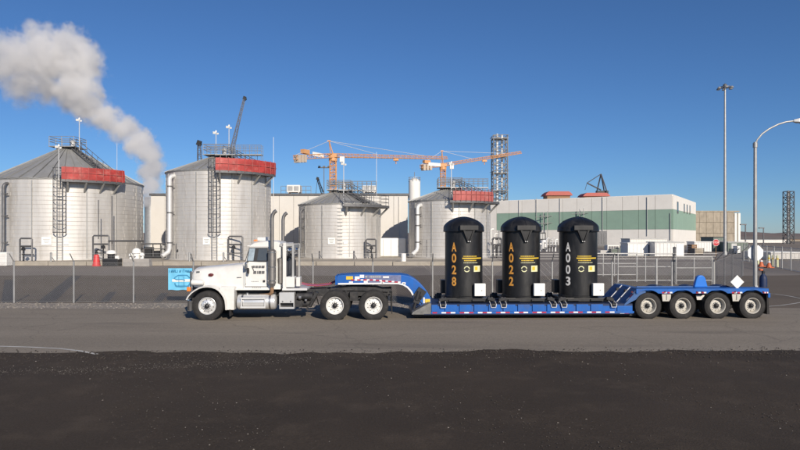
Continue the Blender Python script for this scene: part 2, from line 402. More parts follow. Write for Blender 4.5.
# concrete pad with kerb edge under the tanks
b = MB(); b.box(gx(-60,63), gx(506,63), 62.4, 100, .0, .32)
tag(b.build('concrete_pad', M['concrete'], bevel=.04), kind='structure')
for i in range(15):                                            # kerb blocks along the front edge of the pad
    x0 = gx(-60,63) + i*(gx(506,63)-gx(-60,63))/15
    b = MB(); b.box(x0+.03, x0+(gx(506,63)-gx(-60,63))/15-.03, 62.05, 62.38, 0, .40+.02*random.random()); tag(b.build('kerb_block', M['concrete'], bevel=.03), kind='structure')

# ------------------------------------------------------------------ tanks
def cs(c, r, th, z): return Vector((c[0] + r*math.sin(th), c[1] - r*math.cos(th), z))
def arc_box(m, c, r0, r1, a0, a1, z0, z1, n=24):
    rings = []
    for i in range(n+1):
        t = a0 + (a1-a0)*i/n
        rings.append([cs(c,r0,t,z0), cs(c,r1,t,z0), cs(c,r1,t,z1), cs(c,r0,t,z1)])
    m.loft(rings)
def arc_rail(m, c, r, a0, a1, z, rad=.03, n=24):
    m.tube([cs(c, r, a0+(a1-a0)*i/n, z) for i in range(n+1)], rad, 5)
PZ = .32
def th_at(px, X, D, r):
    d = math.hypot(X, D); bc = math.atan2(X, D); de = math.atan((px-400)/F) - bc
    return -bc + math.asin(max(-.985, min(.985, d*math.sin(de)/r))) - de
def make_tank(label, px, D, Rt, ze, za, walk, tarp=None, tarp_ang=None, ladder=None, pipe=None, rungs=None, courses=20, masts=(), stair=0, platform=True, upper=False):
    c = (0.0, 0.0)
    X = gx(px, D)
    walk = (th_at(walk[0], X, D, Rt+1.1), th_at(walk[1], X, D, Rt+1.1)); vf = -math.atan2(X, D)
    if tarp_ang: tarp_ang = (th_at(tarp_ang[0], X, D, Rt+1.2), th_at(tarp_ang[1], X, D, Rt+1.2))
    if ladder is not None: ladder = th_at(ladder, X, D, Rt+.35)
    if rungs is not None: rungs = th_at(rungs, X, D, Rt)
    if pipe is not None: pipe = (th_at(pipe[0], X, D, Rt+.55),) + pipe[1:]
    stair = th_at(stair, X, D, Rt)
    t = thing('storage_tank', label, 'tank', (X, D, 0), 0, 'steel storage tanks on the concrete pad')
    prof = [(Rt+.12, PZ-.02), (Rt+.12, PZ+.12), (Rt, PZ+.14)]
    hc = (ze-PZ-.14)/courses
    for i in range(courses):
        z0 = PZ+.14+i*hc
        off = .006 if i % 2 else 0.0
        prof += [(Rt+off, z0+.03), (Rt+off, z0+hc-.03), (Rt-.02, z0+hc-.012)]
    prof += [(Rt+.05, ze), (Rt+.05, ze+.06)]
    b = MB(); b.lathe(prof, 120); b.build('shell', M['tank'], t, smooth=14)
    for i in range(courses):                                   # lapped sheet joints, staggered course by course
        pass
    b = MB()
    q = random.Random(int(px))
    for i in range(courses):
        z0 = PZ+.14+i*hc; k = 14; o = q.random()*.4
        for j in range(k):
            th = vf - PI/2 - .1 + (PI+.2)*(j+o)/k
            p = cs(c, Rt+.014, th, z0+hc/2)
            b.obox(p, (.05, .02, hc-.06), (0,0,th))
    tag(b.build('sheet_laps', M['tank'], t), kind='stuff')
    for th in (vf-.95, vf-.42, vf+.22, vf+.62, vf+1.05):         # vertical stiffener ribs
        b = MB(); p = cs(c, Rt+.05, th, (PZ+ze)/2+.05); b.obox(p, (.09,.07,ze-PZ-.3), (0,0,th)); b.build('stiffener_rib', M['galv'], t)
    # conical roof of panels
    rp = MB(); rp.lathe([(Rt+.10, ze+.05), (Rt+.10, ze+.10), (.9, za-.06), (.9, za), (.01, za)], 72)
    roof = rp.build('roof', M['tankroof'], t, smooth=30)
    k = 36; pm = None
    for i in range(k):
        if pm is None:
            b = MB(); a = PI/k*.93; up = .05
            pts = [cs(c, Rt+.14, -a, ze+.09), cs(c, Rt+.14, a, ze+.09), cs(c, 1.0, a, za-.04), cs(c, 1.0, -a, za-.04)]
            mid0, mid1 = cs(c, Rt+.16, 0, ze+.09+up+.03), cs(c, 1.0, 0, za+.02)
            top = [p + Vector((0,0,up)) for p in pts]
            b.add(pts + top + [mid0, mid1], [(3,2,1,0),(0,1,5,8,4),(4,8,9,7),(8,5,6,9),(2,3,7,9,6),(1,2,6,5),(3,0,4,7)])
            # raised seam along one side
            b.add([pts[1]+Vector((0,0,up)), pts[2]+Vector((0,0,up)), pts[2]+Vector((0,0,up+.10)), pts[1]+Vector((0,0,up+.10)), pts[1]+Vector((-.06,0,up)), pts[2]+Vector((-.06,0,up)), pts[2]+Vector((-.06,0,up+.10)), pts[1]+Vector((-.06,0,up+.10))],
                  [(0,1,2,3),(4,7,6,5),(3,2,6,7),(0,3,7,4),(1,5,6,2)])
            pm = b.mesh('roof_panel', M['tankroof'])
        put('roof_panel', pm, roof, rot=(0,0,2*PI*i/k))
    # eave walkway on brackets
    a0, a1 = walk; zd = ze - .12
    b = MB(); arc_box(b, c, Rt+.08, Rt+1.15, a0, a1, zd-.09, zd); arc_box(b, c, Rt+1.12, Rt+1.18, a0, a1, zd-.16, zd+.12)
    deck = b.build('walkway', M['galvdark'], t)
    nb = max(4, int((a1-a0)*Rt/2.1))
    for i in range(nb):
        th = a0 + .06 + (a1-a0-.12)*i/(nb-1)
        b = MB(); b.bar(cs(c,Rt,th,zd-1.15), cs(c,Rt+1.05,th,zd-.14), .16); b.bar(cs(c,Rt,th,zd-.14), cs(c,Rt+1.1,th,zd-.14), .10)
        b.build('bracket', M['galv'], deck)
    b = MB(); np_ = max(6, int((a1-a0)*Rt/1.0))
    for i in range(np_+1):
        th = a0+(a1-a0)*i/np_; b.cyl(cs(c,Rt+1.1,th,zd), cs(c,Rt+1.1,th,zd+1.35), .03, n=5)
    for z in (.5,.95,1.35): arc_rail(b, c, Rt+1.1, a0, a1, zd+z)
    for th in (a0, a1):
        for z in (.5,.95,1.35): b.cyl(cs(c,Rt+.1,th,zd+z), cs(c,Rt+1.1,th,zd+z), .03, n=5)
    b.build('railing', M['galvdark'], deck)
    if tarp:
        ta0, ta1 = tarp_ang or walk
        n = 30; hb, ht = .10, (1.42 if px < 400 else 1.2)
        qq = random.Random(int(px)+1)
        b = MB(); rings = []
        for i in range(n+1):
            th = ta0+(ta1-ta0)*i/n; w_ = qq.uniform(-.025,.025)
            rings.append([cs(c,Rt+1.2+w_,th,zd+hb), cs(c,Rt+1.24+w_*1.4,th,zd+(hb+ht)/2), cs(c,Rt+1.19-w_,th,zd+ht), cs(c,Rt+1.16-w_,th,zd+ht), cs(c,Rt+1.18+w_,th,zd+hb)])
        b.loft(rings); b.build('tarp', tarp, deck, smooth=60)
        b = MB()
        for i in range(9):
            th = ta0+(ta1-ta0)*(i+.5)/9; b.cyl(cs(c,Rt+1.29,th,zd), cs(c,Rt+1.29,th,zd+1.5), .03, n=5)
        arc_rail(b, c, Rt+1.29, ta0, ta1, zd+.8, .03); b.build('outer_rail', M['pinktarp'], deck)
    # stair up the cone to the top platform
    r0, r1 = Rt+.2, 1.1
    z0, z1 = ze+.25, za+.25
    b = MB(); side = Vector((math.cos(stair), math.sin(stair), 0))
    for s_ in (-.4,.4):
        p, q2 = cs(c,r0,stair,z0)+side*s_, cs(c,r1,stair,z1)+side*s_
        b.bar(p, q2, .10)
        for h_ in (.55,1.05): b.bar(p+Vector((0,0,h_)), q2+Vector((0,0,h_)), .045)
        for i in range(8): f_ = i/7; m_ = p.lerp(q2, f_); b.bar(m_, m_+Vector((0,0,1.05)), .045)
    for i in range(18):
        f_ = (i+.5)/18; m_ = cs(c,r0,stair,z0).lerp(cs(c,r1,stair,z1), f_); b.obox(m_, (.8,.24,.04), (0,0,stair))
    b.build('roof_stair', M['galvdark'], t)
    if platform:
        b = MB(); b.box(-1.5,1.5,-1.5,1.5, za+.2, za+.28)
        for x in (-1.45,0,1.45):
            for y in (-1.45,0,1.45):
                if x or y: b.bar((x,y,za+.28), (x,y,za+1.4), .05)
                b.bar((x*.6,y*.6,za-.35), (x*.6,y*.6,za+.2), .08)
        for z in (.8,1.1,1.4):
            for s_ in (-1.45,1.45): b.bar((-1.45,s_,za+z),(1.45,s_,za+z),.045); b.bar((s_,-1.45,za+z),(s_,1.45,za+z),.045)
        pf = b.build('top_platform', M['galv'], t)
        b = MB(); b.lathe([(.28,za+.28),(.28,za+.9),(.36,za+.92),(.30,za+1.08),(.12,za+1.18),(.01,za+1.2)], 14, (.5,.2,0)); b.build('vent_cap', M['palepipe'], pf, smooth=40)
    if upper:                                                   # raised catwalk from the top towards the rim
        b = MB(); x1 = Rt*.9; zc = za+.1
        b.box(0,x1,-1.9,-.9,zc,zc+.1)
        for i in range(9):
            x = x1*i/8
            for y in (-1.88,-.92): b.bar((x,y,zc-.6 if i else zc),(x,y,zc+1.15),.035)
        for z in (.55,.85,1.15):
            for y in (-1.88,-.92): b.bar((-1.2,y,zc+z),(x1,y,zc+z),.032)
        b.build('catwalk', M['galv'], t)
    for dx, dy, zb, zt in masts:                                # slim lamp masts
        b = MB(); b.cyl((dx,dy,zb),(dx,dy,zt),.05,.04,n=8); mm = b.build('lamp_mast', M['palepipe'], t, smooth=40)
        b = MB(); b.obox((dx-.18,dy-.1,zt-.02),(.30,.2,.2),(.5,0,.4)); b.obox((dx+.16,dy-.05,zt-.12),(.24,.2,.16),(.4,0,-.5)); b.lathe([(.05,zt),(.10,zt+.08),(.09,zt+.22),(.02,zt+.28)],12,(dx,dy,0)); b.build('lamp_head', M['white_flat'], mm)
    if ladder is not None:
        th = ladder; b = MB(); side = Vector((math.cos(th), math.sin(th), 0)); rr_ = Rt+.35; top = ze+1.2
        for s_ in (-.26,.26): b.bar(cs(c,rr_,th,PZ)+side*s_, cs(c,rr_,th,top)+side*s_, .07)
        i = 0
        while PZ+.3+i*.32 < top: b.bar(cs(c,rr_,th,PZ+.3+i*.32)-side*.26, cs(c,rr_,th,PZ+.3+i*.32)+side*.26, .035); i += 1
        for k_ in range(4):
            z = PZ+1+k_*(ze-PZ-1.5)/3
            for s_ in (-.26,.26): b.bar(cs(c,Rt,th,z)+side*s_, cs(c,rr_,th,z)+side*s_, .05)
        ld = b.build('ladder', M['galv'], t)
        b = MB(); zc0 = PZ+3.0; nh = 9
        for k_ in range(nh):
            z = zc0+(top-zc0)*k_/(nh-1); P = cs(c,rr_,th,z); out = cs((0,0),1,th,0)
            b.tube([P + side*.62*math.cos(a) + out*(.72*math.sin(a)) if True else None for a in [PI*j/10 for j in range(11)]], .035 if k_ else .06, 5)
        for a in [PI*j/6 for j in range(7)]:
            out = cs((0,0),1,th,0)
            b.bar(cs(c,rr_,th,zc0)+side*.62*math.cos(a)+out*.72*math.sin(a), cs(c,rr_,th,top)+side*.62*math.cos(a)+out*.72*math.sin(a), .035)
        b.build('ladder_cage', M['galvdark'], ld)
    if rungs is not None:
        b = MB()
        for k_ in range(14):
            z = PZ+.5+k_*(ze-PZ-.9)/13; p = cs(c,Rt+.1,rungs,z); b.obox(p,(.55,.05,.05),(0,0,rungs)); 
            for s_ in (-.25,.25): b.obox(cs(c,Rt+.06,rungs+s_/Rt,z),(.05,.14,.05),(0,0,rungs))
        b.build('rungs', M['galv'], t)
    if pipe is not None:
        th, rad, mt = pipe; ro = Rt+.55
        pts = [cs(c,Rt-.2,th,ze-.45)] + [cs(c,Rt+.1+.45*math.sin(a),th,ze-.9+.45*math.cos(a)) for a in [0,.35,.7,1.05,1.4,PI/2]] + [cs(c,ro,th,1.6), cs(c,ro+.15,th,1.2), cs(c,ro+.9,th,.75)]
        b = MB(); b.tube(pts, rad, 12); pp = b.build('overflow_pipe', mt, t, smooth=40)
        b = MB()
        for z in (2.2, ze*.45+1, ze-1.6): b.bar(cs(c,Rt-.02,th+.02,z-.2), cs(c,ro,th,z), .07); b.bar(cs(c,Rt-.02,th,z+.1), cs(c,ro,th,z), .07); b.cyl(cs(c,ro,th,z-.07), cs(c,ro,th,z+.07), rad+.03, n=12)
        b.build('pipe_clamp', M['galvdark'], pp)
    return t
T1 = make_tank('widest steel tank at the left edge, grey cone roof and red tarp walkway', 68, 75.0, 8.3, gz(182.5,71), gz(150,75), (61.5, 124), M['redtarp'], ladder=59.5, courses=19,
    masts=((gx(78,73.3)-gx(68,75), -1.4, gz(150,73), gz(119,73)), (gx(61.5,66)-gx(68,75)-.2, -8.95-.2, gz(180,66), gz(147,66))), stair=110, pipe=(3.5, .16, M['galvdark']))
T2 = make_tank('tallest steel tank behind the white truck, red tarp along its rim and caged ladder', 219.5, 73.0, 5.85, gz(176,73), gz(158,73), (215.5, 275), M['redtarp'], ladder=214.5, pipe=(169.5, .24, M['palepipe']), courses=22,
    masts=((gx(229,72)-gx(219.5,73), -1.0, gz(156,72), gz(127,72)), (gx(216.5,72)-gx(219.5,73), -1.2, gz(156,72), gz(133,72))), upper=True, stair=255)
T3 = make_tank('short bare steel tank between the truck and the gooseneck, grey railed walkway without tarp', 340, 78.0, 5.05, gz(206.5,78), gz(192.5,78), (344, 389), ladder=None, rungs=340, pipe=(300.5, .12, M['galvdark']), courses=15,
    masts=((gx(344,73)-gx(340,78), -5.4, gz(206,73), gz(164,73)),), stair=366, upper=True)
T4 = make_tank('short steel tank behind container A028, faded red tarp round its rim', 449.5, 78.0, 5.05, gz(203,78), gz(190,78), (450, 499), M['pinktarp'], tarp_ang=(453, 493), pipe=(417.5, .24, M['palepipe']), courses=16,
    masts=((gx(451,73)-gx(449.5,78), -5.5, gz(203,73), gz(164,73)),), stair=478, upper=True)

# notice boards riveted on the tank shells (parts of their tank)
def tank_sign(t, px, py, wpx, hpx):
    D0 = t.location.y; Rt = {T1:8.3,T2:5.85,T3:5.05,T4:5.05}[t]
    th = th_at(px, t.location.x, D0, Rt+.06); D = D0-Rt*math.cos(th)
    z = gz(py, D); s_ = D/F
    b = MB(); b.obox(cs((0,0),Rt+.08,th,z), (wpx*s_,.03,hpx*s_), (0,0,th)); sg = b.build('notice_board', M['white_flat'], t)
    if wpx > 6:
        b = MB()
        for i in range(3): b.obox(cs((0,0),Rt+.099,th,z+(1-i)*hpx*s_*.22), (wpx*s_*(.7-.15*i),.012,hpx*s_*.07), (0,0,th))
        b.build('printed_lines', M['galv'], sg)
for t, px, py, wp, hp in ((T1,46.5,241,9,8),(T1,66,243.5,4.5,2.5),(T2,206.5,241,7,7.5),(T2,221,242.5,4.5,2.6),(T3,331.5,241,7.5,6.5),(T3,345.5,243,4,2.4)):
    tank_sign(t, px, py, wp, hp)

# pipe frames and valves at the feet of the tanks
def pipe_frame(label, px, D, wpx, hpx, seed):
    s_ = D/F; W = wpx*s_; H = hpx*s_
    t = thing('valve_station', label, 'pipework', (gx(px, D), D, PZ), 0, 'pipe frames at the feet of the tanks')
    b = MB(); q = random.Random(seed)
    b.tube([(-W/2,0,0),(-W/2,0,H-.1),(-W/2+.1,0,H),(W/2-.1,0,H),(W/2,0,H-.1),(W/2,0,0)], .09, 8); b.build('frame_pipe', M['galvdark'], t, smooth=40)
    b = MB(); b.bar((-W/2,.0,H*.66),(W/2,.0,H*.66),.13); b.bar((-W/2,.3,H*.3),(W/2,.3,H*.3),.08); b.build('cross_bar', M['galvdark'], t)
    b = MB(); x = q.uniform(-.2,.2)*W; b.cyl((x,-.15,.0),(x,-.15,H*.55),.07,n=8); b.cyl((x-.22,-.15,H*.5),(x+.22,-.15,H*.5),.05,n=8); b.cyl((x,-.2,H*.55),(x,-.12,H*.55),.2,n=12); b.build('valve', M['black'], t)
pipe_frame('low dark pipe frame at the left foot of the widest tank', 26, 64.6, 12, 23, 1)
pipe_frame('square dark pipe frame with cross bar beside the red fire-point cover', 101, 66.5, 16, 25, 2)
pipe_frame('narrow dark pipe frame left of the tallest tank near the blue banner', 180, 68.2, 7, 17, 3)
pipe_frame('dark pipe frame on the tallest tank just in front of the truck cab', 235.5, 67.2, 14, 24, 4)
pipe_frame('dark pipe frame at the right foot of the bare short tank', 371, 73.5, 10, 19, 5)
pipe_frame('dark pipe frame at the left foot of the tank behind container A028', 430.5, 74, 7, 19, 6)
pipe_frame('pipe frame at the right foot of the tank between containers A028 and A022', 497, 74.5, 9, 20, 7)
# long header pipe on the wide tank's right flank
t = thing('header_pipe', 'long level pipe running along the right flank of the widest tank', 'pipe', (0,0,0))
b = MB(); b.tube([sp(109,241,66.3), sp(128,241,68.0), sp(143,241,72)], .1, 8); b.build('pipe_run', M['galvdark'], t, smooth=40)
b = MB(); b.tube([sp(98.5,200,66), sp(98.5,239,66)], .05, 6); b.tube([sp(112,196,67), sp(112,262,67)], .06, 6); b.build('riser', M['galvdark'], t)
# stub posts by the tanks
for i, (px, D, lab) in enumerate(((51,64,'short grey post at the foot of the widest tank by its ladder'),(189.5,64.5,'short slanted grey post in front of the tallest tank'),(223.5,64.5,'short grey post in front of the tallest tank right of its ladder'),(319.5,70.5,'short dark post at the left foot of the bare short tank'),(354,70.5,'short dark post at the right foot of the bare short tank'))):
    t = thing('stub_post', lab, 'post', (gx(px,D), D, PZ), 0, 'stub posts before the tanks')
    b = MB(); b.cyl((0,0,0),(0,0,.85),.10,n=10); b.cyl((0,0,.85),(0,0,.95),.12,.06,n=10); b.build('post', M['galv' if i < 3 else 'galvdark'], t, smooth=40)
    b = MB(); b.bar((.05,0,.5),(.35,.1,0),.06); b.build('brace', M['galvdark'], t)

# red fire-point cover with dark nozzle
D = 62.0; t = thing('fire_point', 'red skirted fire point with dark nozzle on top in the yard', 'fire point', (gx(96.5,D-.8), D-.8, 0))
b = MB(); b.lathe([(.42,0),(.42,.05),(.36,.10),(.24,1.05),(.20,1.12),(.01,1.13)],16); b.build('cover', M['redpost'], t, smooth=40)
b = MB(); b.cyl((0,0,1.12),(0,0,1.45),.10,n=10); b.cyl((-.05,0,1.5),(.22,0,1.62),.09,.06,n=8); b.cyl((0,-.2,1.3),(0,.2,1.3),.06,n=8); b.build('nozzle', M['black'], t)
# concrete block with white domed vessels
t = thing('concrete_block', 'long grey concrete block carrying white domed vessels in the yard', 'block', (gx(137.5,60.5), 60.5, 0))
b = MB(); b.prism([(-1.3,0),(1.3,0),(1.24,.75),(-1.24,.75)], -.4,.4); b.build('block', M['greyconc'], t, bevel=.05)
for px, rad, zz, lab in ((136.5,.42,.75,'larger white domed vessel sitting on the grey concrete block'),(131,.22,.75,'small pale vessel beside the large dome on the concrete block'),(142,.24,.75,'squat pale vessel at the right end of the concrete block')):
    v = thing('domed_vessel', lab, 'vessel', (gx(px,60.5), 60.5, zz), 0, 'vessels on the concrete block')
    b = MB(); b.lathe([(rad*.7,0),(rad*.75,.5*rad/.42),(rad,.52*rad/.42),(rad,.62*rad/.42),(rad*.85,.85*rad/.42),(rad*.4,1.0*rad/.42),(.01,1.02*rad/.42)],18); b.build('dome', M['white_flat'], v, smooth=45)
    b = MB(); b.cyl((0,-rad*.72,.2),(0,-rad*.95,.2),.06,n=8); b.build('outlet', M['galvdark'], v)
t = thing('pump_skid', 'dark pump skid with white round cap right of the red fire point', 'pump', (gx(115.5,62.0), 61.3, 0))
b = MB(); b.box(-.75,.75,-.5,.5,0,.75); b.build('casing', M['black'], t, bevel=.04)
b = MB(); b.lathe([(.4,1.15),(.48,1.2),(.45,1.38),(.3,1.52),(.01,1.56)],16,(-.1,0,0)); b.build('round_cap', M['white_flat'], t, smooth=45)
b = MB(); b.cyl((-.1,0,.75),(-.1,0,1.18),.33,n=14); b.cyl((.3,-.2,.75),(.3,-.2,1.1),.2,n=10); b.build('motor', M['black'], t)
b = MB(); b.obox((.65,-.3,.85),(.35,.3,.35)); b.build('control_box', M['white_flat'], t)
D = 61.5; t = thing('equipment_cabinet', 'pale cabinet cut by the left edge in front of the widest tank', 'cabinet', (gx(3,D), D-.3, 0))
b = MB(); b.box(-1.1,.85,-.5,.5,.05,1.35); b.build('cabinet_body', M['white_flat'], t, bevel=.03)
b = MB(); b.box(-.95,-.1,-.53,-.503,.15,1.2); b.box(-.05,.75,-.53,-.503,.15,1.2); b.build('cabinet_door', M['white'], t)
# dark machinery between first two tanks
t = thing('pump_rack', 'dark pump rack standing on the pad between widest and tallest tanks', 'pump', (gx(157,74), 74, PZ))
b = MB(); b.box(-1.7,1.6,-.5,.5,0,.2); b.box(-1.3,-.5,-.4,.4,.2,1.3); b.box(-.2,.4,-.4,.4,.2,.9); b.build('rack_base', M['black'], t)
b = MB()
for x in (-1.6,-.3,.6,1.5): b.bar((x,-.45,.2),(x,-.45,1.7),.1)
b.bar((-1.6,-.45,1.7),(1.5,-.45,1.7),.12); b.bar((-1.6,-.45,1.1),(1.5,-.45,1.1),.08); b.build('rack_frame', M['galvdark'], t)
b = MB(); b.cyl((.8,-.2,.2),(.8,-.2,1.5),.22,n=12); b.cyl((1.2,-.2,.2),(1.2,-.2,1.1),.16,n=12); b.build('filter', M['galv'], t, smooth=40)

# ------------------------------------------------------------------ beige building behind the tanks
def panel_wall(parent, p0, p1, z0, z1, n, m, thick=.12, gap=.06, name='wall_panel'):
    p0, p1 = Vector(p0), Vector(p1); L = (p1-p0).length; d = (p1-p0)/L; ang = math.atan2(d.y, d.x); w_ = L/n
    b = MB(); b.box(-w_/2+gap/2, w_/2-gap/2, -thick, 0, z0, z1); me = b.mesh(name, m)
    for i in range(n):
        c = p0 + d*w_*(i+.5); put(name, me, parent, loc=(c.x, c.y, 0), rot=(0,0,ang))
Dw = 86.0
t = thing('process_building', 'long flat beige building standing behind the steel tanks', 'building')
x0, x1 = gx(151,Dw), gx(408,Dw); zt = gz(193.5,Dw)
b = MB(); b.box(x0+.05, x1-.05, Dw, Dw+18, 0, zt-.25); b.build('wall', M['beige'], t)
panel_wall(t, (x0,Dw-.005), (x1,Dw-.005), .32, zt-.32, 18, M['beige'], gap=.05)
b = MB(); b.box(x0-.15,x1+.15,Dw-.25,Dw+18.2,zt-.3,zt); b.build('roof_edge', M['galvdark'], t)
b = MB(); b.tube([(gx(399,Dw),Dw-.25,.4),(gx(399,Dw),Dw-.25,zt-.4)],.06,6); b.build('downpipe', M['beige'], t)
# tan louvre/cabinet left of it
def roof_unit(label, px0, px1, py0, py1, D, m=None, rails=True):
    t = thing('roof_unit', label, 'roof unit', (gx((px0+px1)/2,D), D, gz(py1,D)), 0, 'units on the beige roof')
    W = (px1-px0)*D/F; H = (py1-py0)*D/F
    b = MB(); b.box(-W/2,W/2,-1,1,.12,H); b.box(-W/2+.1,-W/2+.3,-.9,.9,0,.12); b.box(W/2-.3,W/2-.1,-.9,.9,0,.12); b.build('casing', m or M['offwhite'], t, bevel=.05)
    b = MB(); b.box(-W*.42,-W*.05,-1.04,-1.002,H*.3,H*.85); b.box(W*.05,W*.42,-1.04,-1.002,H*.3,H*.85); b.build('louvre', M['galv'], t)
roof_unit('larger pale roof unit on the beige building left of the orange mast', 288, 301, 185.5, 193.6, 88)
roof_unit('smaller pale roof unit on the beige building right of the orange mast', 363, 376, 186, 193.6, 88)
t = thing('roof_railing', 'thin roof railing along the beige building above the bare short tank', 'railing', (0, 87.2, zt))
b = MB()
for px in range(281, 312, 5): b.bar((gx(px,87.2),0,0),(gx(px,87.2),0,1.1),.05)
for z in (.55,1.1): b.bar((gx(281,87.2),0,z),(gx(311,87.2),0,z),.04)
b.build('rails', M['galv'], t)
# white wrapped tank-like box at the base right of tank three
t = thing('wrapped_crate', 'tall pale plastic-wrapped box right of the bare short tank', 'box', (gx(391,80), 80, PZ))
b = MB(); b.box(-1.9,1.9,-.8,.8,0,gz(238,80)-PZ); b.build('wrapped_body', M['white_flat'], t, bevel=.15)
b = MB(); [b.box(-1.9+k*.95-.02, -1.9+k*.95+.02, -.84,-.80,.1,2.2) for k in range(1,4)]; b.build('strap', M['galv'], t)
t = thing('white_drum', 'small white drum on the kerb left of the tank with white pipe', 'drum', (gx(403.5,63.5), 63.5, PZ))
b = MB(); b.lathe([(.01,0),(.26,0),(.26,.3),(.28,.31),(.26,.33),(.26,.6),(.28,.61),(.26,.63),(.26,.85),(.01,.87)],16); b.build('drum_body', M['white_flat'], t, smooth=40)
b = MB(); b.cyl((.1,0,.86),(.1,0,.9),.05,n=8); b.build('bung', M['black'], t)
# pale silo
D = 110; t = thing('pale_silo', 'slim pale silo with railed top behind the tank with faded red tarp', 'silo', (gx(414.5,D), D, 0))
rs = 5.8*D/F; b = MB(); b.lathe([(rs,0),(rs,gz(182,D)),(rs*.96,gz(181,D)),(rs*.5,gz(178.5,D)),(.01,gz(178,D))],28); b.build('silo_shell', M['offwhite'], t, smooth=40)
b = MB()
for k in range(10): a = 2*PI*k/10; b.bar((rs*math.cos(a),rs*math.sin(a),gz(182,D)),(rs*math.cos(a),rs*math.sin(a),gz(177.5,D)),.05)
for z in (179.5,177.5): b.lathe([(rs+.03,gz(z,D)-.03),(rs+.03,gz(z,D)+.03)],20)
b.bar((0,0,gz(178,D)),(0,0,gz(172,D)),.08); b.build('silo_rail', M['galv'], t)

# ------------------------------------------------------------------ building with the green band
t = thing('green_band_building', 'large off-white building with a broad green band and end windows', 'building')
C0 = Vector((gx(672.5,180),180)); CL = Vector((gx(497,214),214)); CR = Vector((gx(695,223),223))
dL = (CL-C0).normalized(); CLL = CL + dL*34
zb = [0, gz(229.2,180), gz(209.3,180), gz(194.6,180)]
b = MB(); outline = [C0, CR, CR + (CLL-C0), CLL]
ins = [p + (sum(outline, Vector((0,0)))/4 - p).normalized()*.4 for p in outline]
b.loft([[(p.x,p.y,0) for p in ins], [(p.x,p.y,zb[3]-.4) for p in ins]]); b.build('core_wall', M['offwhite'], t)
def facade(pa, pb, n, bands, parent):
    for (z0, z1, m, nm) in bands: panel_wall(parent, pa, pb, z0+.02, z1-.02, n, m, thick=.3, gap=.10, name=nm)
facade(CL, C0, 12, [(0,zb[1],M['offwhite'],'base_panel'),(zb[1],zb[2],M['green'],'green_panel'),(zb[2],zb[3],M['offwhite'],'top_panel')], t)
facade(CLL, CL, 4, [(0,zb[3],M['offwhite'],'base_panel')], t)
facade(C0, CR, 10, [(0,zb[1],M['offwhite'],'base_panel'),(zb[1],zb[2],M['green'],'green_panel'),(zb[2],zb[3],M['offwhite'],'top_panel')], t)
b = MB(); b.loft([[(p.x,p.y,zb[3]-.4) for p in outline],[(p.x,p.y,zb[3]+.12) for p in outline]]); b.build('parapet', M['offwhite'], t)
dR = (CR-C0).normalized(); aR = math.atan2(dR.y, dR.x); nR = Vector((dR.y, -dR.x))
for f0, wid in ((.15,2.6),(.42,1.8),(.55,1.8),(.68,1.8)):
    c = C0 + (CR-C0)*f0 + nR*.32
    b = MB(); b.box(-wid/2,wid/2,-.05,.05,-1.5 if wid < 2 else -2.0,1.5); wn = b.build('window', M['galvdark'], t, loc=(c.x,c.y,11.6), rot=(0,0,aR))
    b = MB(); b.box(-wid/2+.15,wid/2-.15,-.09,-.055,-1.3,1.3); b.build('pane', M['glass'], wn)
# thin downpipes and conduits on the facade
def on_face(f): return C0 + (CL-C0)*f - Vector((-dL.y, dL.x))*(-.45 if False else .0)
nL = Vector((dL.y, -dL.x)); nL = nL if nL.y < 0 else -nL
for px, y0, y1 in ((603,196.5,236),(647.5,197,236),(675.5,213,240),(537,198,231),(560.5,198,231),(519.5,200,216)):
    k = (px-400)/F
    # where the sighting meets the facade
    den = dL.x - k*dL.y; s_ = (k*C0.y - C0.x)/den if abs(den) > 1e-6 else 0
    s_ = max(s_, 0.5); p = C0 + dL*s_ + nL*.45
    b = MB(); b.cyl((p.x,p.y,gz(y1,p.y)),(p.x,p.y,gz(y0,p.y)),.075,n=6); b.build('downpipe', M['galv'], t)
for px, yt, lab in ((545,212,0),(585,208,0),(549,211,0),(581,209,0)):   # slim roofless vent frames standing off the wall
    k = (px-400)/F; den = dL.x - k*dL.y; s_ = (k*C0.y - C0.x)/den; p = C0 + dL*s_ + nL*1.2
    b = MB(); b.cyl((p.x,p.y,0),(p.x,p.y,gz(yt,p.y)),.12,n=6)
    for zz in (yt+5, yt+12): b.bar((p.x-2.5,p.y,gz(zz,p.y)),(p.x+2.5,p.y,gz(zz,p.y)),.12)
    b.build('vent_pipe', M['galv'], t)
# red penthouses on its roof
for px0, px1, py0, py1, lab in ((543,570,192,197.5,'left red-roofed penthouse on top of the green band building'),(580,607,193.5,196.5,'low red-roofed penthouse on top under the derrick')):
    D = 214; t2 = thing('roof_penthouse', lab, 'penthouse', (gx((px0+px1)/2,D), D, zb[3]+.1), 0, 'penthouses on the green band building')
    W = (px1-px0)*D/F; H = gz(py0,D)-zb[3]-.1
    b = MB(); b.box(-W*.42,W*.42,-3,3,0,H*.55); b.build('penthouse_wall', M['wood'], t2)
    b = MB(); b.prism([(-W/2,H*.55),(W/2,H*.55),(W/2-.5,H*.8),(W*.36,H),(-W*.36,H),(-W/2+.5,H*.8)],-3.6,3.6); b.build('penthouse_roof', M['redroof'], t2)
# derrick on the roof
D = 225; t = thing('roof_derrick', 'small dark triangular derrick standing above the green band building roof', 'derrick', (0,0,0))
b = MB(); A = sp(601,174,D); base = [sp(587,183,D), sp(605,195,D), sp(596,195,D+3), sp(608,195,D-2)]
for p in base[1:]: b.bar(A, p, .35)
b.bar(A, base[0], .2); b.bar(base[0], sp(601,190,D), .35); b.bar(base[0], sp(585,190,D), .12); b.build('derrick_frame', M['galvdark'], t)
b = MB(); b.obox(sp(602,193,D), (4,2,1.6)); b.build('winch', M['black'], t)

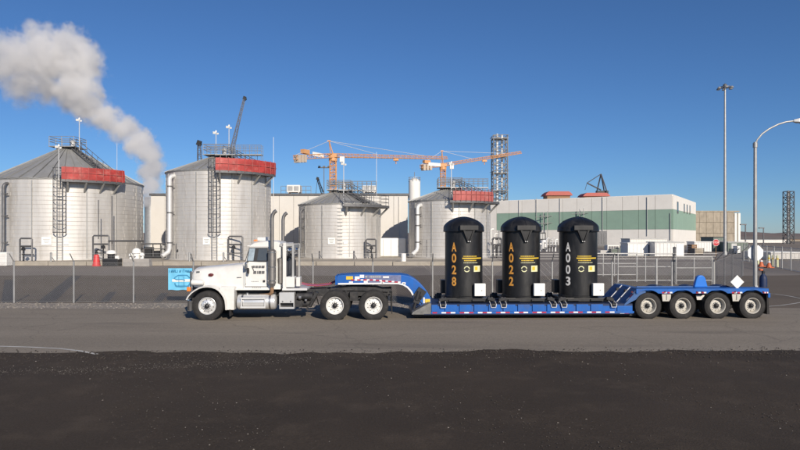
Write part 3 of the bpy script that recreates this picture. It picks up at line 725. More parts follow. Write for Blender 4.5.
# tan concrete building
t = thing('concrete_building', 'blocky tan concrete building right of the green band building', 'building')
D = 224.5; xa, xb = gx(692,D), gx(734,D); zt2 = gz(211.5,D)
b = MB(); b.box(xa+.2, xb-.2, D, D+30, 0, zt2-.2); b.build('wall', M['tanconc'], t)
rows, colsn = 3, 6; pw = (xb-xa)/colsn; ph = zt2/rows
b = MB(); b.box(.05,pw-.05,-.25,-.002,.05,ph-.05); me = b.mesh('precast_panel', M['tanconc'])
for i in range(colsn):
    for j in range(rows): put('precast_panel', me, t, loc=(xa+i*pw, D, j*ph))
for px in (734,737.5):
    b = MB(); b.box(gx(px,D), gx(px+2.2,D), D-.5, D+28, 0, zt2-.6); b.build('pilaster', M['offwhite'], t)
b = MB(); b.box(xa-.1,gx(739,D),D-.4,D+30.2,zt2-.2,zt2+.25); b.build('coping', M['tanconc'], t)
# sheds and containers along the far yard
def shed(name, label, cat, px0, px1, py0, D, m, depth=3.0, roof=None, door=None, group=None, rz=0):
    W = (px1-px0)*D/F; H = gz(py0,D)
    t = thing(name, label, cat, (gx((px0+px1)/2,D), D, 0), rz, group)
    b = MB(); b.box(-W/2,W/2,0,depth,.12,H-.12); b.build('wall', m, t)
    b = MB(); b.box(-W/2-.08,W/2+.08,-.08,depth+.08,H-.14,H); b.build('roof', roof or m, t)
    n = max(3, int(W/.5)); b = MB()
    for i in range(n): x = -W/2+W*(i+.5)/n; b.box(x-.05,x+.05,-.04,-.002,.2,H-.2)
    b.build('siding_rib', m, t)
    b = MB(); [b.box(x-.15,x+.15,.2,depth-.2,0,.12) for x in (-W*.4,W*.4)]; b.build('skid', M['galvdark'], t)
    if door:
        b = MB(); b.box(door[0]*W-.5,door[0]*W+.5,-.07,-.003,.14,min(2.1,H-.3)); b.build('door', door[1], t)
    return t
shed('box_trailer', 'larger bright white box container in the yard before the green band building', 'container', 655, 684, 241.8, 88, M['white'], 3, M['galv'], (.35, M['white_flat']))
t = shed('site_cabin', 'long low white cabin with dark blue door left of the white box', 'cabin', 628, 655, 242.6, 90, M['white_flat'], 3, M['white'], (.38, M['navy']))
shed('box_trailer', 'smaller white box container in front of the tan concrete building', 'container', 694.5, 711.5, 241.5, 112, M['white'], 3, M['white_flat'])
shed('yard_shed', 'tall dark grey-green shed behind the small red stop sign', 'shed', 713.5, 726, 236.8, 118, M['shedgreen'], 5, M['black'], (.1, M['galvdark']))
shed('yard_shed', 'long low grey-green shed right of the high light mast', 'shed', 728, 748, 241.8, 115, M['shedgreen'], 5, M['galv'], (-.2, M['galv']))
shed('low_warehouse', 'long low off-white warehouse far right under the hills', 'warehouse', 739, 786, 239.6, 260, M['offwhite'], 14, M['galv'])
shed('low_warehouse', 'brown low shed beyond the right lattice tower', 'shed', 779, 812, 239.5, 330, M['tanconc'], 14, M['wood'])
shed('site_cabin', 'long pale cabin with pipes on its roof behind the white box', 'cabin', 630, 667, 238.5, 125, M['offwhite'], 5, M['galv'])
shed('yard_shed', 'pale canopy shed at the right edge behind the far fence', 'shed', 771, 806, 252, 76, M['beige'], 6, M['white_flat'])

# dark louvre units and clutter before the green building
def unit(label, px0, px1, py0, py1, D, m, seed, cat='unit'):
    W = (px1-px0)*D/F; z0, z1 = 0, gz(py0,D); zm = max(0, gz(py1,D))
    t = thing('equipment_unit', label, cat, (gx((px0+px1)/2,D), D, 0), 0, 'plant in front of the green band building')
    q = random.Random(seed); b = MB(); b.box(-W/2,W/2,-.8,.8,zm,z1); b.build('casing', m, t, bevel=.04)
    b = MB()
    for x in (-W*.44, W*.44): b.box(x-.1,x+.1,-.7,.7,0,max(.05,zm))
    for k in range(2): b.bar((-W*.44,-.7,zm*.5*(k+1)+.05),(W*.44,-.7,zm*.5*(k+1)+.05),.1)
    b.build('stand', M['galv'], t)
    b = MB(); H = z1-zm
    for k in range(4): b.box(-W*.42+W*.21*k+.05, -W*.42+W*.21*(k+1)-.05, -.86,-.802, zm+H*.15, z1-H*.15)
    b.build('louvre', M['galvdark'] if m is not M['black'] else M['galv'], t)
unit('dark louvred unit between containers A022 and A003, left one', 524, 532, 232, 240, 150, M['black'], 1)
unit('dark louvred unit between containers A022 and A003, right one', 534.5, 545, 232.5, 240, 150, M['black'], 2)
unit('tall dark louvred unit just right of container A003', 594, 606, 231, 246, 150, M['galvdark'], 3)
unit('pale boxy unit low between containers A022 and A003', 527, 541, 243, 252, 120, M['white_flat'], 4)
unit('pale unit low between container A003 and the site cabins', 606, 618, 245, 254, 110, M['offwhite'], 5)
for px, D, h, lab in ((544,130,240,'slim white tank between containers A022 and A003'),(507,120,238,'slim white tank right of container A028 by the pipe tower')):
    t = thing('small_tank', lab, 'tank', (gx(px,D),D,0)); rr2 = 3.2*D/F
    b = MB(); b.lathe([(rr2,.3),(rr2,gz(h+2,D)),(rr2*.6,gz(h,D)),(.01,gz(h-.4,D))],18); b.build('tank_body', M['white_flat'], t, smooth=40)
    b = MB(); [b.bar((rr2*.8*math.cos(a),rr2*.8*math.sin(a),0),(rr2*.8*math.cos(a),rr2*.8*math.sin(a),.35),.12) for a in (0,1.57,3.14,4.71)]; b.build('leg', M['galv'], t)
for px, D, yt, n, lab in ((494.5,84,226,3,'cluster of pale upright pipes right of the tank with faded red tarp'),(551,118,236,4,'cluster of pale upright pipes between containers A022 and A003')):
    t = thing('pipe_cluster', lab, 'pipework', (gx(px,D), D, PZ if D < 90 else 0), 0, 'upright pipe clusters')
    H = gz(yt,D)-(PZ if D < 90 else 0); q = random.Random(int(px))
    for k in range(n):
        x = (k-(n-1)/2)*.55; h = H*q.uniform(.7,1)
        b = MB(); b.tube([(x,0,0),(x,0,h-.2),(x+.06,0,h-.06),(x+.25,0,h),(x+.45,0,h)], q.choice((.09,.12,.15)), 10); pp = b.build('riser', M[q.choice(('palepipe','galv','white_flat'))], t, smooth=40)
        b = MB(); zz = h*q.uniform(.25,.5); b.cyl((x,0,zz-.08),(x,0,zz+.08),.22,n=12); b.cyl((x,-.1,zz),(x,-.4,zz),.05,n=8); b.cyl((x,-.4,zz),(x,-.44,zz),.2,n=12); b.build('valve', M['galvdark'], pp)
    b = MB(); b.bar((-n*.3,.2,H*.55),(n*.3,.2,H*.55),.1); b.bar((-n*.3,.2,H*.25),(n*.3,.2,H*.25),.1); [b.bar((x,.2,0),(x,.2,H*.6),.1) for x in (-n*.3,n*.3)]; b.build('pipe_support', M['galvdark'], t)
# pallets and crates of the yard
q = random.Random(21)
crates = [(604,98,9,4.5,'offwhite','pale crate stack leftmost in the row right of container A003'),(613,97,7,6,'shedgreen','squarish grey-green crate behind the gate beside the pale crate stack'),(621,99,8,7,'shedgreen','grey-green machine crate before the long white cabin'),
          (634,92,9,7,'wood','brown timber crate under the long white cabin'),(641,91,6,6,'beige','pale crate beside the brown timber crate'),(692,100,5,10,'wood','dark brown load left of the smaller white container'),(697,99,10,6.5,'tanconc','rust-tan low load in front of the smaller white container'),(733,104,5,5,'galvdark','dark machine before the long grey-green shed'),(737,103,4,8,'white_flat','small white machine before the long grey-green shed')]
for px, D, wp, hp, mk, lab in crates:
    W, H = wp*D/F, hp*D/F; t = thing('yard_crate', lab, 'crate', (gx(px,D), D, 0), q.uniform(-.2,.2), 'crates and loads in the far yard')
    b = MB(); n = 4
    for i in range(n): b.box(-W/2,W/2,-.6,.6,.15+(H-.15)*i/n+.02,.15+(H-.15)*(i+1)/n-.02)
    b.build('boards', M[mk], t)
    for x in (-W*.48,W*.48): b = MB(); b.box(x-.05,x+.05,-.66,-.602,.1,H); b.box(x-.1,x+.1,-.6,.6,0,.13); b.build('batten', M['galvdark'] if mk != 'wood' else M['wood'], t)

# ------------------------------------------------------------------ lattice towers, cranes
def pipe_tower(label, px, py, D, wm, bays, tubes, m, name='pipe_tower', t_=.22):
    t = thing(name, label, 'tower', (gx(px,D), D, 0)); H = gz(py,D)
    b = MB(); lattice(b, (0,0,0), (0,0,H), wm, bays, t_); b.build('lattice_frame', m, t)
    for k in range(tubes):
        a = 2*PI*k/max(1,tubes)+.5; x, y = .22*wm*math.cos(a), .26*wm*math.sin(a)
        b = MB(); b.lathe([(.085*wm,0),(.085*wm,H+.8),(.07*wm,H+.8),(.07*wm,H-.5)],14,(x,y,0)); b.build('flue', M['palepipe'], t, smooth=40)
    for k in range(0 if not tubes else 6):
        z = H*(k+1)/6.2; b = MB(); b.box(-wm*.56,wm*.56,-wm*.56,wm*.56,z,z+.12)
        for s_ in (-1,1):
            b.bar((-wm*.62,s_*wm*.62,z+1),(wm*.62,s_*wm*.62,z+1.6),.12); b.bar((s_*wm*.62,-wm*.62,z+1),(s_*wm*.62,wm*.62,z+1),.05)
        b.build('landing', M['galv'], t)
    return t
pipe_tower('silvery lattice tower with flues rising behind the tank with faded red tarp', 499.5, 136, 290, 6.4, 15, 2, M['galv'], name='exhaust_tower', t_=.4)
t = pipe_tower('dark open lattice tower at the far right of the yard', 788.5, 191.5, 230, 2.5, 9, 0, M['galvdark'], t_=.3)
b = MB(); b.tube([(.0,.0,0),(0,0,gz(190.5,230))], .25, 8); b.build('flue', M['galv'], t)

def tower_crane(label, px, D, y_base, y_jib, y_apex, px_tip, y_tip, D_tip, px_ctr, y_ctr, D_ctr):
    t = thing('tower_crane', label, 'crane', (gx(px,D), D, 0)); X = gx(px,D)
    zj = gz(y_jib,D); o = Vector((X,D,0))
    b = MB(); lattice(b, (0,0,0), (0,0,zj), 1.7, 26, .2); b.build('mast', M['crane'], t)
    b = MB(); b.cyl((0,0,zj-.6),(0,0,zj+.4),1.2,n=14); b.box(-1.2,1.2,-1.2,1.2,zj+.4,zj+1.4); sl = b.build('slewing_ring', M['crane'], t)
    tip = sp(px_tip,y_tip,D_tip)-o; j0 = Vector((0,0,zj+1.0)); d = (tip-j0)
    b = MB(); lattice(b, j0, tip, 1.15, 40, .13, tri=True, w1=.9); b.build('jib', M['crane'], t)
    ct = sp(px_ctr,y_ctr,D_ctr)-o
    b = MB(); lattice(b, j0, ct, 1.1, 9, .15); cj = b.build('counter_jib', M['crane'], t)
    b = MB(); dn = (ct-j0).normalized()
    for k in range(3): b.obox(ct - dn*(1.0+k*1.3) - Vector((0,0,.4)), (.9,1.6,2.0), (0,0,math.atan2(dn.y,dn.x)))
    b.build('counterweight', M['craneweight'], cj)
    b = MB(); b.obox(j0+(ct-j0)*.75+Vector((0,0,1.4)), (2.4,1.3,1.1), (0,0,math.atan2(dn.y,dn.x))); b.build('winch_house', M['crane'], cj)
    b = MB(); b.obox(j0+(ct-j0)*.4+Vector((0,-.9,.3)), (5,.15,1.1), (0,0,math.atan2(dn.y,dn.x))); b.build('name_board', M['white_flat'], cj)
    ap = sp(px-4 if px < 400 else px-1, y_apex, D)-o
    b = MB(); b.bar((0,-.4,zj+1.4), ap, .2); b.bar((0,.4,zj+1.4), ap, .2); b.bar((-.7,0,zj+1.4), ap, .16); b.obox(ap,(.9,.6,.35)); b.build('a_frame', M['crane'], t)
    b = MB()
    b.cyl(ap, j0+d*.36+Vector((0,0,.6)), .06, n=5); b.cyl(ap, j0+d*.78+Vector((0,0,.6)), .06, n=5); b.cyl(ap, ct+Vector((0,0,.6)), .06, n=5); b.build('pendant', M['palepipe'], t)
    dj = d.normalized(); b = MB(); b.obox(j0+dj*3.2+Vector((0,-1.2,-1.2)), (1.3,1.2,1.5)); b.build('cab', M['white_flat'], t)
    b = MB(); h = j0+d*.52; b.obox(h-Vector((0,0,.9)),(1.6,1.2,.6)); b.bar(h-Vector((0,0,.9)),h-Vector((0,0,2.2)),.2); b.build('trolley', M['crane'], t)
    return t
tower_crane('larger orange tower crane whose long level jib points right', 333, 180, 190, 159, 141, 447, 158, 205, 295, 157.5, 165)
tower_crane('farther orange tower crane with jib rising right behind the pipe tower', 443, 215, 185, 168, 151, 521, 152.5, 225, 421, 166.5, 210)
def boom_crane(label, pts, D, w_, bays, house, m):
    t = thing('crawler_crane', label, 'crane', (gx(pts[0][0],D), D, 0)); o = Vector((gx(pts[0][0],D), D, 0))
    p0, p1 = sp(pts[0][0], pts[0][1], D)-o, sp(pts[1][0], pts[1][1], D)-o
    b = MB(); lattice(b, p0, p1, w_, bays, .13, up=Vector((0,1,0)), w1=w_*.55); bm_ = b.build('boom', m, t)
    b = MB(); b.obox(p1,(w_*.9,w_*.7,w_*1.1),(0,.35,0)); b.cyl(p1+Vector((.2,-.3,-.3)), p1+Vector((.2,.3,-.3)), w_*.5, n=10); b.build('boom_head', M['black'], bm_)
    z0 = p0.z
    b = MB(); b.box(-4,2,-1.6,1.6,1.2,3.6); b.build('machinery_house', m, t); b = MB()
    for y in (-2.4,1.4): b.prism([(-3.5,.4),(-3,0),(3,0),(3.5,.4),(3.3,1.2),(-3.3,1.2)], y, y+1)
    b.build('crawler_track', M['black'], t)
    b = MB(); b.bar((0,0,3.5), p0, w_*.5); b.cyl(p1,(-3.5,0,3.6),.07,n=4); b.build('hoist_rope', M['galvdark'], t)
boom_crane('long leaning lattice boom crane rising behind the tallest tank', ((229,160),(244.5,98)), 200, .95, 22, 0, M['cranegrey'])
boom_crane('short upright lattice boom behind the tallest tank roof, left', ((200,170),(199,143)), 210, 1.5, 7, 0, M['galvdark'])
boom_crane('short dark leaning boom left of the orange mast over the beige roof', ((322.5,193),(317.5,178.5)), 200, .8, 6, 0, M['black'])

# slim poles standing among the tanks
for px, D, y0, y1, lab in ((273.5,84,262,137,'tall thin whip mast right of the tallest tank'),(376.5,84,262,152,'tall thin whip mast right of the bare short tank'),(117,90,262,143,'tall thin whip mast beyond the widest tank')):
    t = thing('whip_mast', lab, 'mast', (gx(px,D), D, 0), 0, 'thin masts among the tanks')
    b = MB(); b.cyl((0,0,0),(0,0,gz(y1,D)),.05,.025,n=6); b.build('mast_pole', M['palepipe'], t)
    b = MB(); b.lathe([(.16,0),(.16,.06),(.06,.3)],10); b.build('mast_foot', M['galv'], t)
D = 180; t = thing('floodlight_mast', 'distant thin floodlight mast left of the orange crane mast', 'light mast', (gx(324,D), D, 0))
b = MB(); b.cyl((0,0,0),(0,0,gz(168,D)),.16,.1,n=6); b.build('mast_pole', M['galvdark'], t)
b = MB(); b.box(-1.7,1.7,-.3,.3,gz(168,D),gz(167.2,D)); [b.box(x-.3,x+.3,-.4,.2,gz(167.4,D),gz(166,D)) for x in (-1.3,0,1.3)]; b.build('floodlight', M['galvdark'], t)

# ------------------------------------------------------------------ steam plume
Dp = 125.0
blobs = [(150,200,11),(149,190,13),(151,178,15),(152,166,16),(149,154,17),(138,142,17),(122,128,18),(106,117,19),(90,106,20),(78,90,25),(74,68,28),(60,58,32),(42,62,33),(24,62,31),(6,60,30),(-14,58,32),(-36,56,34),(70,44,22),(40,38,19),(32,27,10),(87,56,17),(22,86,24),(48,90,20),(66,97,17)]
pm = bpy.data.materials.new('steam'); pm.use_nodes = True; T = pm.node_tree; N = T.nodes; L = T.links
N.remove(N['Principled BSDF']); vol = N.new('ShaderNodeVolumePrincipled'); L.new(vol.outputs[0], N['Material Output'].inputs['Volume'])
vol.inputs['Color'].default_value = (.975,.97,.965,1); vol.inputs['Anisotropy'].default_value = .15
tc = N.new('ShaderNodeTexCoord'); prev = None
warp = N.new('ShaderNodeTexNoise'); warp.inputs['Scale'].default_value = .10; warp.inputs['Detail'].default_value = 2; L.new(tc.outputs['Object'], warp.inputs['Vector'])
wm_ = N.new('ShaderNodeVectorMath'); wm_.operation = 'MULTIPLY_ADD'; wm_.inputs[1].default_value = (3,3,3); wm_.inputs[2].default_value = (-1.5,-1.5,-1.5); L.new(warp.outputs['Color'], wm_.inputs[0])
wa = N.new('ShaderNodeVectorMath'); wa.operation = 'ADD'; L.new(tc.outputs['Object'], wa.inputs[0]); L.new(wm_.outputs[0], wa.inputs[1])
q = random.Random(4); b = MB(); qq = Dp/F
for px, py, r in blobs:
    c = sp(px, py, Dp + q.uniform(-2.5,2.5) - .02*(157-px)); c_l = c - Vector((gx(150,Dp), Dp, gz(196,Dp)))
    dn = N.new('ShaderNodeVectorMath'); dn.operation = 'DISTANCE'; dn.inputs[1].default_value = c_l; L.new(wa.outputs[0], dn.inputs[0])
    ma = N.new('ShaderNodeMath'); ma.operation = 'MULTIPLY_ADD'; ma.inputs[1].default_value = -1/(r*qq); ma.inputs[2].default_value = 1.0; L.new(dn.outputs['Value'], ma.inputs[0])
    if prev is None: prev = ma.outputs[0]
    else:
        mx = N.new('ShaderNodeMath'); mx.operation = 'SMOOTH_MAX'; mx.inputs[2].default_value = .25; L.new(prev, mx.inputs[0]); L.new(ma.outputs[0], mx.inputs[1]); prev = mx.outputs[0]
    rr_ = r*qq*1.22 + 1.0
    # icosphere by lathe
    b.lathe([(max(.001, rr_*math.sin(PI*j/10)), -rr_*math.cos(PI*j/10)) for j in range(11)], 16, c_l)
nz = N.new('ShaderNodeTexNoise'); nz.inputs['Scale'].default_value = .42; nz.inputs['Detail'].default_value = 8; nz.inputs['Roughness'].default_value = .66; L.new(tc.outputs['Object'], nz.inputs['Vector'])
ns = N.new('ShaderNodeMath'); ns.operation = 'MULTIPLY_ADD'; ns.inputs[1].default_value = 2.2; ns.inputs[2].default_value = -1.12; L.new(nz.outputs[0], ns.inputs[0])
ad = N.new('ShaderNodeMath'); ad.operation = 'ADD'; L.new(prev, ad.inputs[0]); L.new(ns.outputs[0], ad.inputs[1])
mr = N.new('ShaderNodeMapRange'); mr.interpolation_type = 'SMOOTHSTEP'; mr.inputs[1].default_value = 0.02; mr.inputs[2].default_value = .75; mr.inputs[3].default_value = 0; mr.inputs[4].default_value = 1.0; L.new(ad.outputs[0], mr.inputs[0])
# thinner with distance downwind
sx = N.new('ShaderNodeSeparateXYZ'); L.new(tc.outputs['Object'], sx.inputs[0])
mr2 = N.new('ShaderNodeMapRange'); mr2.inputs[1].default_value = 0; mr2.inputs[2].default_value = -32; mr2.inputs[3].default_value = 2.0; mr2.inputs[4].default_value = .15; L.new(sx.outputs['X'], mr2.inputs[0])
mm_ = N.new('ShaderNodeMath'); mm_.operation = 'MULTIPLY'; L.new(mr.outputs[0], mm_.inputs[0]); L.new(mr2.outputs[0], mm_.inputs[1]); L.new(mm_.outputs[0], vol.inputs['Density'])
st = b.build('steam_plume', pm, loc=(gx(150,Dp), Dp, gz(196,Dp)))
md = st.modifiers.new('merge', 'REMESH'); md.mode = 'VOXEL'; md.voxel_size = .6
tag(st, kind='stuff', label='white steam plume drifting left from behind the beige building')
D = 125; t = thing('steam_stack', 'low stack behind the beige building where the steam rises', 'chimney', (gx(151,D), D, 0))
b = MB(); b.lathe([(1.2,0),(1.2,gz(197,D)),(1.0,gz(197,D)),(1.0,5)],18); b.build('stack_shell', M['galv'], t, smooth=40)
b = MB(); b.lathe([(1.26,gz(199,D)),(1.26,gz(198,D))],18); b.build('stack_band', M['galvdark'], t)

# ------------------------------------------------------------------ fences
def mesh_panel_me(L, z0, z1, sp_=.08, r=.0021):
    b = MB(); H = z1-z0
    n = int((L+H)/sp_)
    for sgn, yo in ((1,-.004),(-1,.004)):
        for i in range(n):
            a = -H + i*sp_ + sp_*.5
            xs, xe = max(0,a), min(L,a+H)
            if xe-xs < .02: continue
            zs, ze_ = z0+(xs-a), z0+(xe-a)
            if sgn < 0: zs, ze_ = z1-(xs-a), z1-(xe-a)
            b.cyl((xs,yo,zs),(xe,yo,ze_), r, n=3, caps=False)
    return b.mesh('mesh_panel', M['galv'])
def fence(label, pts, h, arm=None, wires=True, panel=True, rail=False, m_post=None, group=None, pr=.035, cell=.08):
    t = thing('chain_link_fence', label, 'fence', (pts[0][0], pts[0][1], 0), 0, group); o = Vector((pts[0][0], pts[0][1], 0))
    P3 = [Vector((x,y,0))-o for x, y in pts]; cache = {}; pme = {}
    tips = []
    for p in P3:
        if 'p' not in pme:
            b = MB(); b.cyl((0,0,0),(0,0,h),pr,n=8); b.cyl((0,0,h),(0,0,h+.05),pr*1.2,.01,n=8)
            if arm: b.bar((0,0,h-.02),(arm[0],arm[1],h+arm[2]),.035)
            pme['p'] = b.mesh('post', m_post or M['galv'], 40)
        put('post', pme['p'], t, loc=p)
        tips.append(p)
    for a, c in zip(P3, P3[1:]):
        L = (c-a).length; ang = math.atan2((c-a).y,(c-a).x); k = round(L,2)
        if panel:
            if k not in cache: cache[k] = mesh_panel_me(L, .05, h-.06, cell)
            put('mesh_panel', cache[k], t, loc=a, rot=(0,0,ang))
    b = MB()
    for z in (.06, h-.05): b.cyl(P3[0]+Vector((0,0,z)), P3[-1]+Vector((0,0,z)), .006 if not rail else .022, n=5) if len(P3) < 3 or True else None
    if arm and wires:
        for f_ in (.35,.67,.98):
            for a, c in zip(P3, P3[1:]):
                v = Vector((arm[0]*f_, arm[1]*f_, h+arm[2]*f_)); b.cyl(a+v, c+v, .004, n=3)
    b.build('rail' if rail else 'tension_wire', M['galv'], t)
    return t
FD = 27.5
fence('chain link fence with leaning arm posts behind the truck and trailer', [(gx(14+59.8*i, FD), FD) for i in range(-1, 12)] + [(gx(713.8,FD),FD)], 1.81, arm=(0,-.33,.36))
pA, pB = Vector((gx(713.8,FD)+.1,FD+.1)), Vector((gx(743,46),46))
fence('short chain link fence with arms running back from the trailer end', [tuple(pA.lerp(pB, f_)) for f_ in (0,.24,.5,1)], 1.85, arm=(.34,-.12,.36), m_post=M['galvdark'], cell=.25)
pA, pB = Vector((gx(744,74),74)), Vector((gx(812,47),47))
fence('railed chain link fence along the far side of the drive at the right edge', [tuple(pA.lerp(pB, i/9)) for i in range(10)], 1.95, rail=True, m_post=M['galv'], pr=.05, cell=.11)
def gate(label, px0, px1, D, h, zs, mids):
    t = thing('gate', label, 'gate', (gx(px0,D), D, 0), 0, 'gate leaves behind the trailer'); W = (px1-px0)*D/F
    b = MB()
    for z in zs: b.cyl((0,0,z),(W,0,z),.035,n=8)
    for x in [0, W]+[m_*W for m_ in mids]: b.cyl((x,0,zs[0]-.1),(x,0,zs[-1]+.03),.035,n=8)
    b.build('gate_frame', M['galv'], t, smooth=40)
    put('mesh_panel', mesh_panel_me(W, zs[0], zs[-1], .2), t)
    b = MB(); b.obox((.0,0,.12),(.12,.06,.24)); b.obox((W,0,.12),(.12,.06,.24)); b.build('gate_roller', M['galvdark'], t)
gate('back gate leaf standing right beside container A003', 590, 637, 44, 1.75, (.22,1.0,1.72), (.28,.52))
gate('wider gate leaf standing before the white box container', 618, 673, 38.7, 1.85, (.2,1.04,1.84), (.34,.50))
gate('gate leaf right of the thick dark gate post', 676, 712, 38, 1.7, (.25,1.0,1.66), (.5,))
t = thing('gate_post', 'thick dark gate post behind the trailer, in line with the white box', 'post', (gx(674.5,38.6), 38.6, 0))
b = MB(); b.cyl((0,0,0),(0,0,2.18),.09,n=12); b.build('post', M['galvdark'], t, smooth=40)
b = MB(); b.lathe([(.11,2.18),(.11,2.22),(.02,2.28)],12); b.build('cap', M['galvdark'], t)
for px, D, top, lab in ((742,46,261,'dark slim post at the back end of the short fence'),(656.5,30.5,259,'slim pale post before the white box container')):
    t = thing('stub_post', lab, 'post', (gx(px,D), D, 0)); b = MB(); b.cyl((0,0,0),(0,0,gz(top,D)),.05,n=8); b.build('post', M['galvdark' if px > 700 else 'galv'], t, smooth=40)
    b = MB(); b.cyl((0,0,gz(top,D)),(0,0,gz(top,D)+.04),.06,.02,n=8); b.build('cap', M['galv'], t)

# blue banner on the fence
D = 27.4; t = thing('banner', 'sky blue banner with a printed drawing, tied to the fence by the truck nose', 'banner', (0, 0, 0))
bx0, bx1, bz0, bz1 = gx(168.2,D), gx(192.2,D), gz(290,D), gz(268.3,D)
b = MB(); n = 14; rings = []
for i in range(n+1):
    x = bx0+(bx1-bx0)*i/n; y = D+.012*math.sin(i*1.1); rings.append([(x,y,bz0+.012*math.sin(i*.9)),(x,y,bz1),(x,y+.012,bz1),(x,y+.012,bz0+.012*math.sin(i*.9))])
b.loft(rings); b.build('cloth', M['banner'], t, smooth=50)
def bp(x, y): return (bx0+(x-90)/320*(bx1-bx0), bz1-(y-88)/292*(bz1-bz0))     # sighting on the banner
def bstroke(b, pts, wd, y=D-.03):
    for (xa, ya), (xb, yb) in zip(pts, pts[1:]):
        p, q_ = Vector(bp(xa,ya)), Vector(bp(xb,yb)); d = (q_-p).normalized(); nn = Vector((-d.y,d.x))*wd
        b.add([(p.x+nn.x,y,p.y+nn.y),(q_.x+nn.x,y,q_.y+nn.y),(q_.x-nn.x,y,q_.y-nn.y),(p.x-nn.x,y,p.y-nn.y)],[(0,1,2,3)])
b = MB(); q = random.Random(11)
x = 108
while x < 395:                                                     # a line of capitals too blurred to read
    wch = q.choice((14,18,20)); bstroke(b, [(x,108),(x,140)], .016)
    if q.random()<.8: bstroke(b, [(x,q.choice((108,124,140))),(x+wch,q.choice((108,124,140)))], .014)
    if q.random()<.5: bstroke(b, [(x+wch,108),(x+wch,140)], .014)
    x += wch+9 + (14 if 235 < x < 262 else 0)
b.build('headline_print', M['bannerdark'], t, fix=False)
b = MB(); bstroke(b, [(175,215),(225,180),(345,180),(380,215)], .02); bstroke(b, [(180,285),(195,328),(360,328),(385,285)], .03); bstroke(b, [(235,195),(235,325)], .012); bstroke(b, [(300,195),(305,325)], .012); bstroke(b, [(170,220),(200,240),(280,238),(320,250)], .022, D-.034); b.build('drawing_print', M['bannerdark'], t, fix=False)
b = MB(); bstroke(b, [(145,252),(395,252)], .055, D-.026); b.build('white_band_print', M['white_flat'], t, fix=False)

# ------------------------------------------------------------------ poles and signs
D = 26.4; t = thing('street_light', 'tall grey street light pole with curved arm behind the trailer rear', 'street light', (gx(755.2,D), D, 0))
zp = gz(142,D); b = MB(); b.cyl((0,0,.12),(0,0,zp),.085,.065,n=14); pole = b.build('pole', M['galv'], t, smooth=40)
b = MB(); b.box(-.2,.2,-.2,.2,0,.04); b.lathe([(.16,.04),(.13,.2),(.10,.22)],14); [b.cyl((x,y,.04),(x,y,.1),.02,n=6) for x in (-.15,.15) for y in (-.15,.15)]; b.build('base_plate', M['galv'], t)
b = MB(); pts = [(755,147),(757,140),(762,134),(769,129),(778,124.5),(786,122),(794,121)]
b.tube([Vector((gx(px,D)-gx(755.2,D),0,gz(py,D))) for px, py in pts], .035, 8); b.tube([Vector((0,0,gz(143,D))), Vector((0,0,gz(147.5,D)))], .09, 10); arm = b.build('arm', M['galv'], t, smooth=40)
b = MB(); hx, hz = gx(793,D)-gx(755.2,D), gz(121,D)
b.loft([[(hx,-.05,hz-.04),(hx,.05,hz-.04),(hx,.05,hz+.05),(hx,-.05,hz+.05)],[(hx+.2,-.15,hz-.07),(hx+.2,.15,hz-.07),(hx+.2,.12,hz+.1),(hx+.2,-.12,hz+.1)],[(hx+.6,-.16,hz-.07),(hx+.6,.16,hz-.07),(hx+.6,.12,hz+.12),(hx+.6,-.12,hz+.12)],[(hx+.75,-.06,hz-.02),(hx+.75,.06,hz-.02),(hx+.75,.05,hz+.07),(hx+.75,-.05,hz+.07)]]); hd = b.build('lamp_head', M['palepipe'], arm, bevel=.02)
b = MB(); b.lathe([(.13,hz-.075),(.11,hz-.13),(.01,hz-.15)],14,(hx+.42,0,0)); b.build('lens', M['glass_pale'], hd, smooth=40)
b = MB(); b.box(-.06,.06,-.1,-.07,.55,.85); b.build('hand_hole_cover', M['galv'], pole)
t = thing('stop_sign', 'stop sign seen from its blank white back on the street light pole', 'sign', (gx(755.6,D+.1), D+.1, gz(253,D)))
b = MB(); rr_ = .345; b.cyl((0,.0,0),(0,.012,0),rr_,n=8,caps=True); o_ = b.build('sign_plate', M['signback'], t)
o_.rotation_euler = (0, 0, 0)
b = MB(); b.cyl((0,.0125,0),(0,.0165,0),rr_*.98,n=8); b.build('sign_face', M['stopred'], t)
b = MB(); b.box(-.05,.05,-.03,-.001,-.2,-.15); b.box(-.05,.05,-.03,-.001,.15,.2); b.build('clamp', M['galv'], t)

def text_mesh(s, size, m, name, bold=0.0):
    c = bpy.data.curves.new(name, 'FONT'); c.body = s; c.size = size; c.offset = bold; c.align_x = 'CENTER'; c.align_y = 'CENTER'
    o = bpy.data.objects.new(name, c); COL.objects.link(o)
    dg = bpy.context.evaluated_depsgraph_get(); me = bpy.data.meshes.new_from_object(o.evaluated_get(dg))
    bpy.data.objects.remove(o); bpy.data.curves.remove(c)
    me.materials.clear(); me.materials.append(m); me.name = name
    return me
D = 73; t = thing('stop_sign', 'small red stop sign facing the camera on a pale post in the yard', 'sign', (gx(716,D), D, 0))
z = gz(242.6,D); b = MB(); b.cyl((0,.03,0),(0,.03,z+.3),.04,n=8); b.build('post', M['wood'], t, smooth=40)
b = MB(); b.cyl((0,0,z),(0,-.012,z),.41,n=8); b.build('sign_plate', M['signback'], t)
b = MB(); b.cyl((0,-.0125,z),(0,-.018,z),.385,n=8); b.build('sign_face', M['stopred'], t)
put('lettering', text_mesh('STOP', .30, M['white_flat'], 'lettering'), t, loc=(0,-.022,z), rot=(R_(90),0,0))
D = 97; t = thing('high_mast_light', 'very tall grey mast with a ring of lamps over the yard', 'light mast', (gx(725,D), D, 0))
zt = gz(86,D); b = MB(); b.cyl((0,0,.1),(0,0,zt),.24,.13,n=14); b.build('mast_pole', M['galv'], t, smooth=40)
b = MB(); b.lathe([(.45,0),(.45,.06),(.3,.1),(.25,.6)],14); b.build('mast_foot', M['galv'], t)
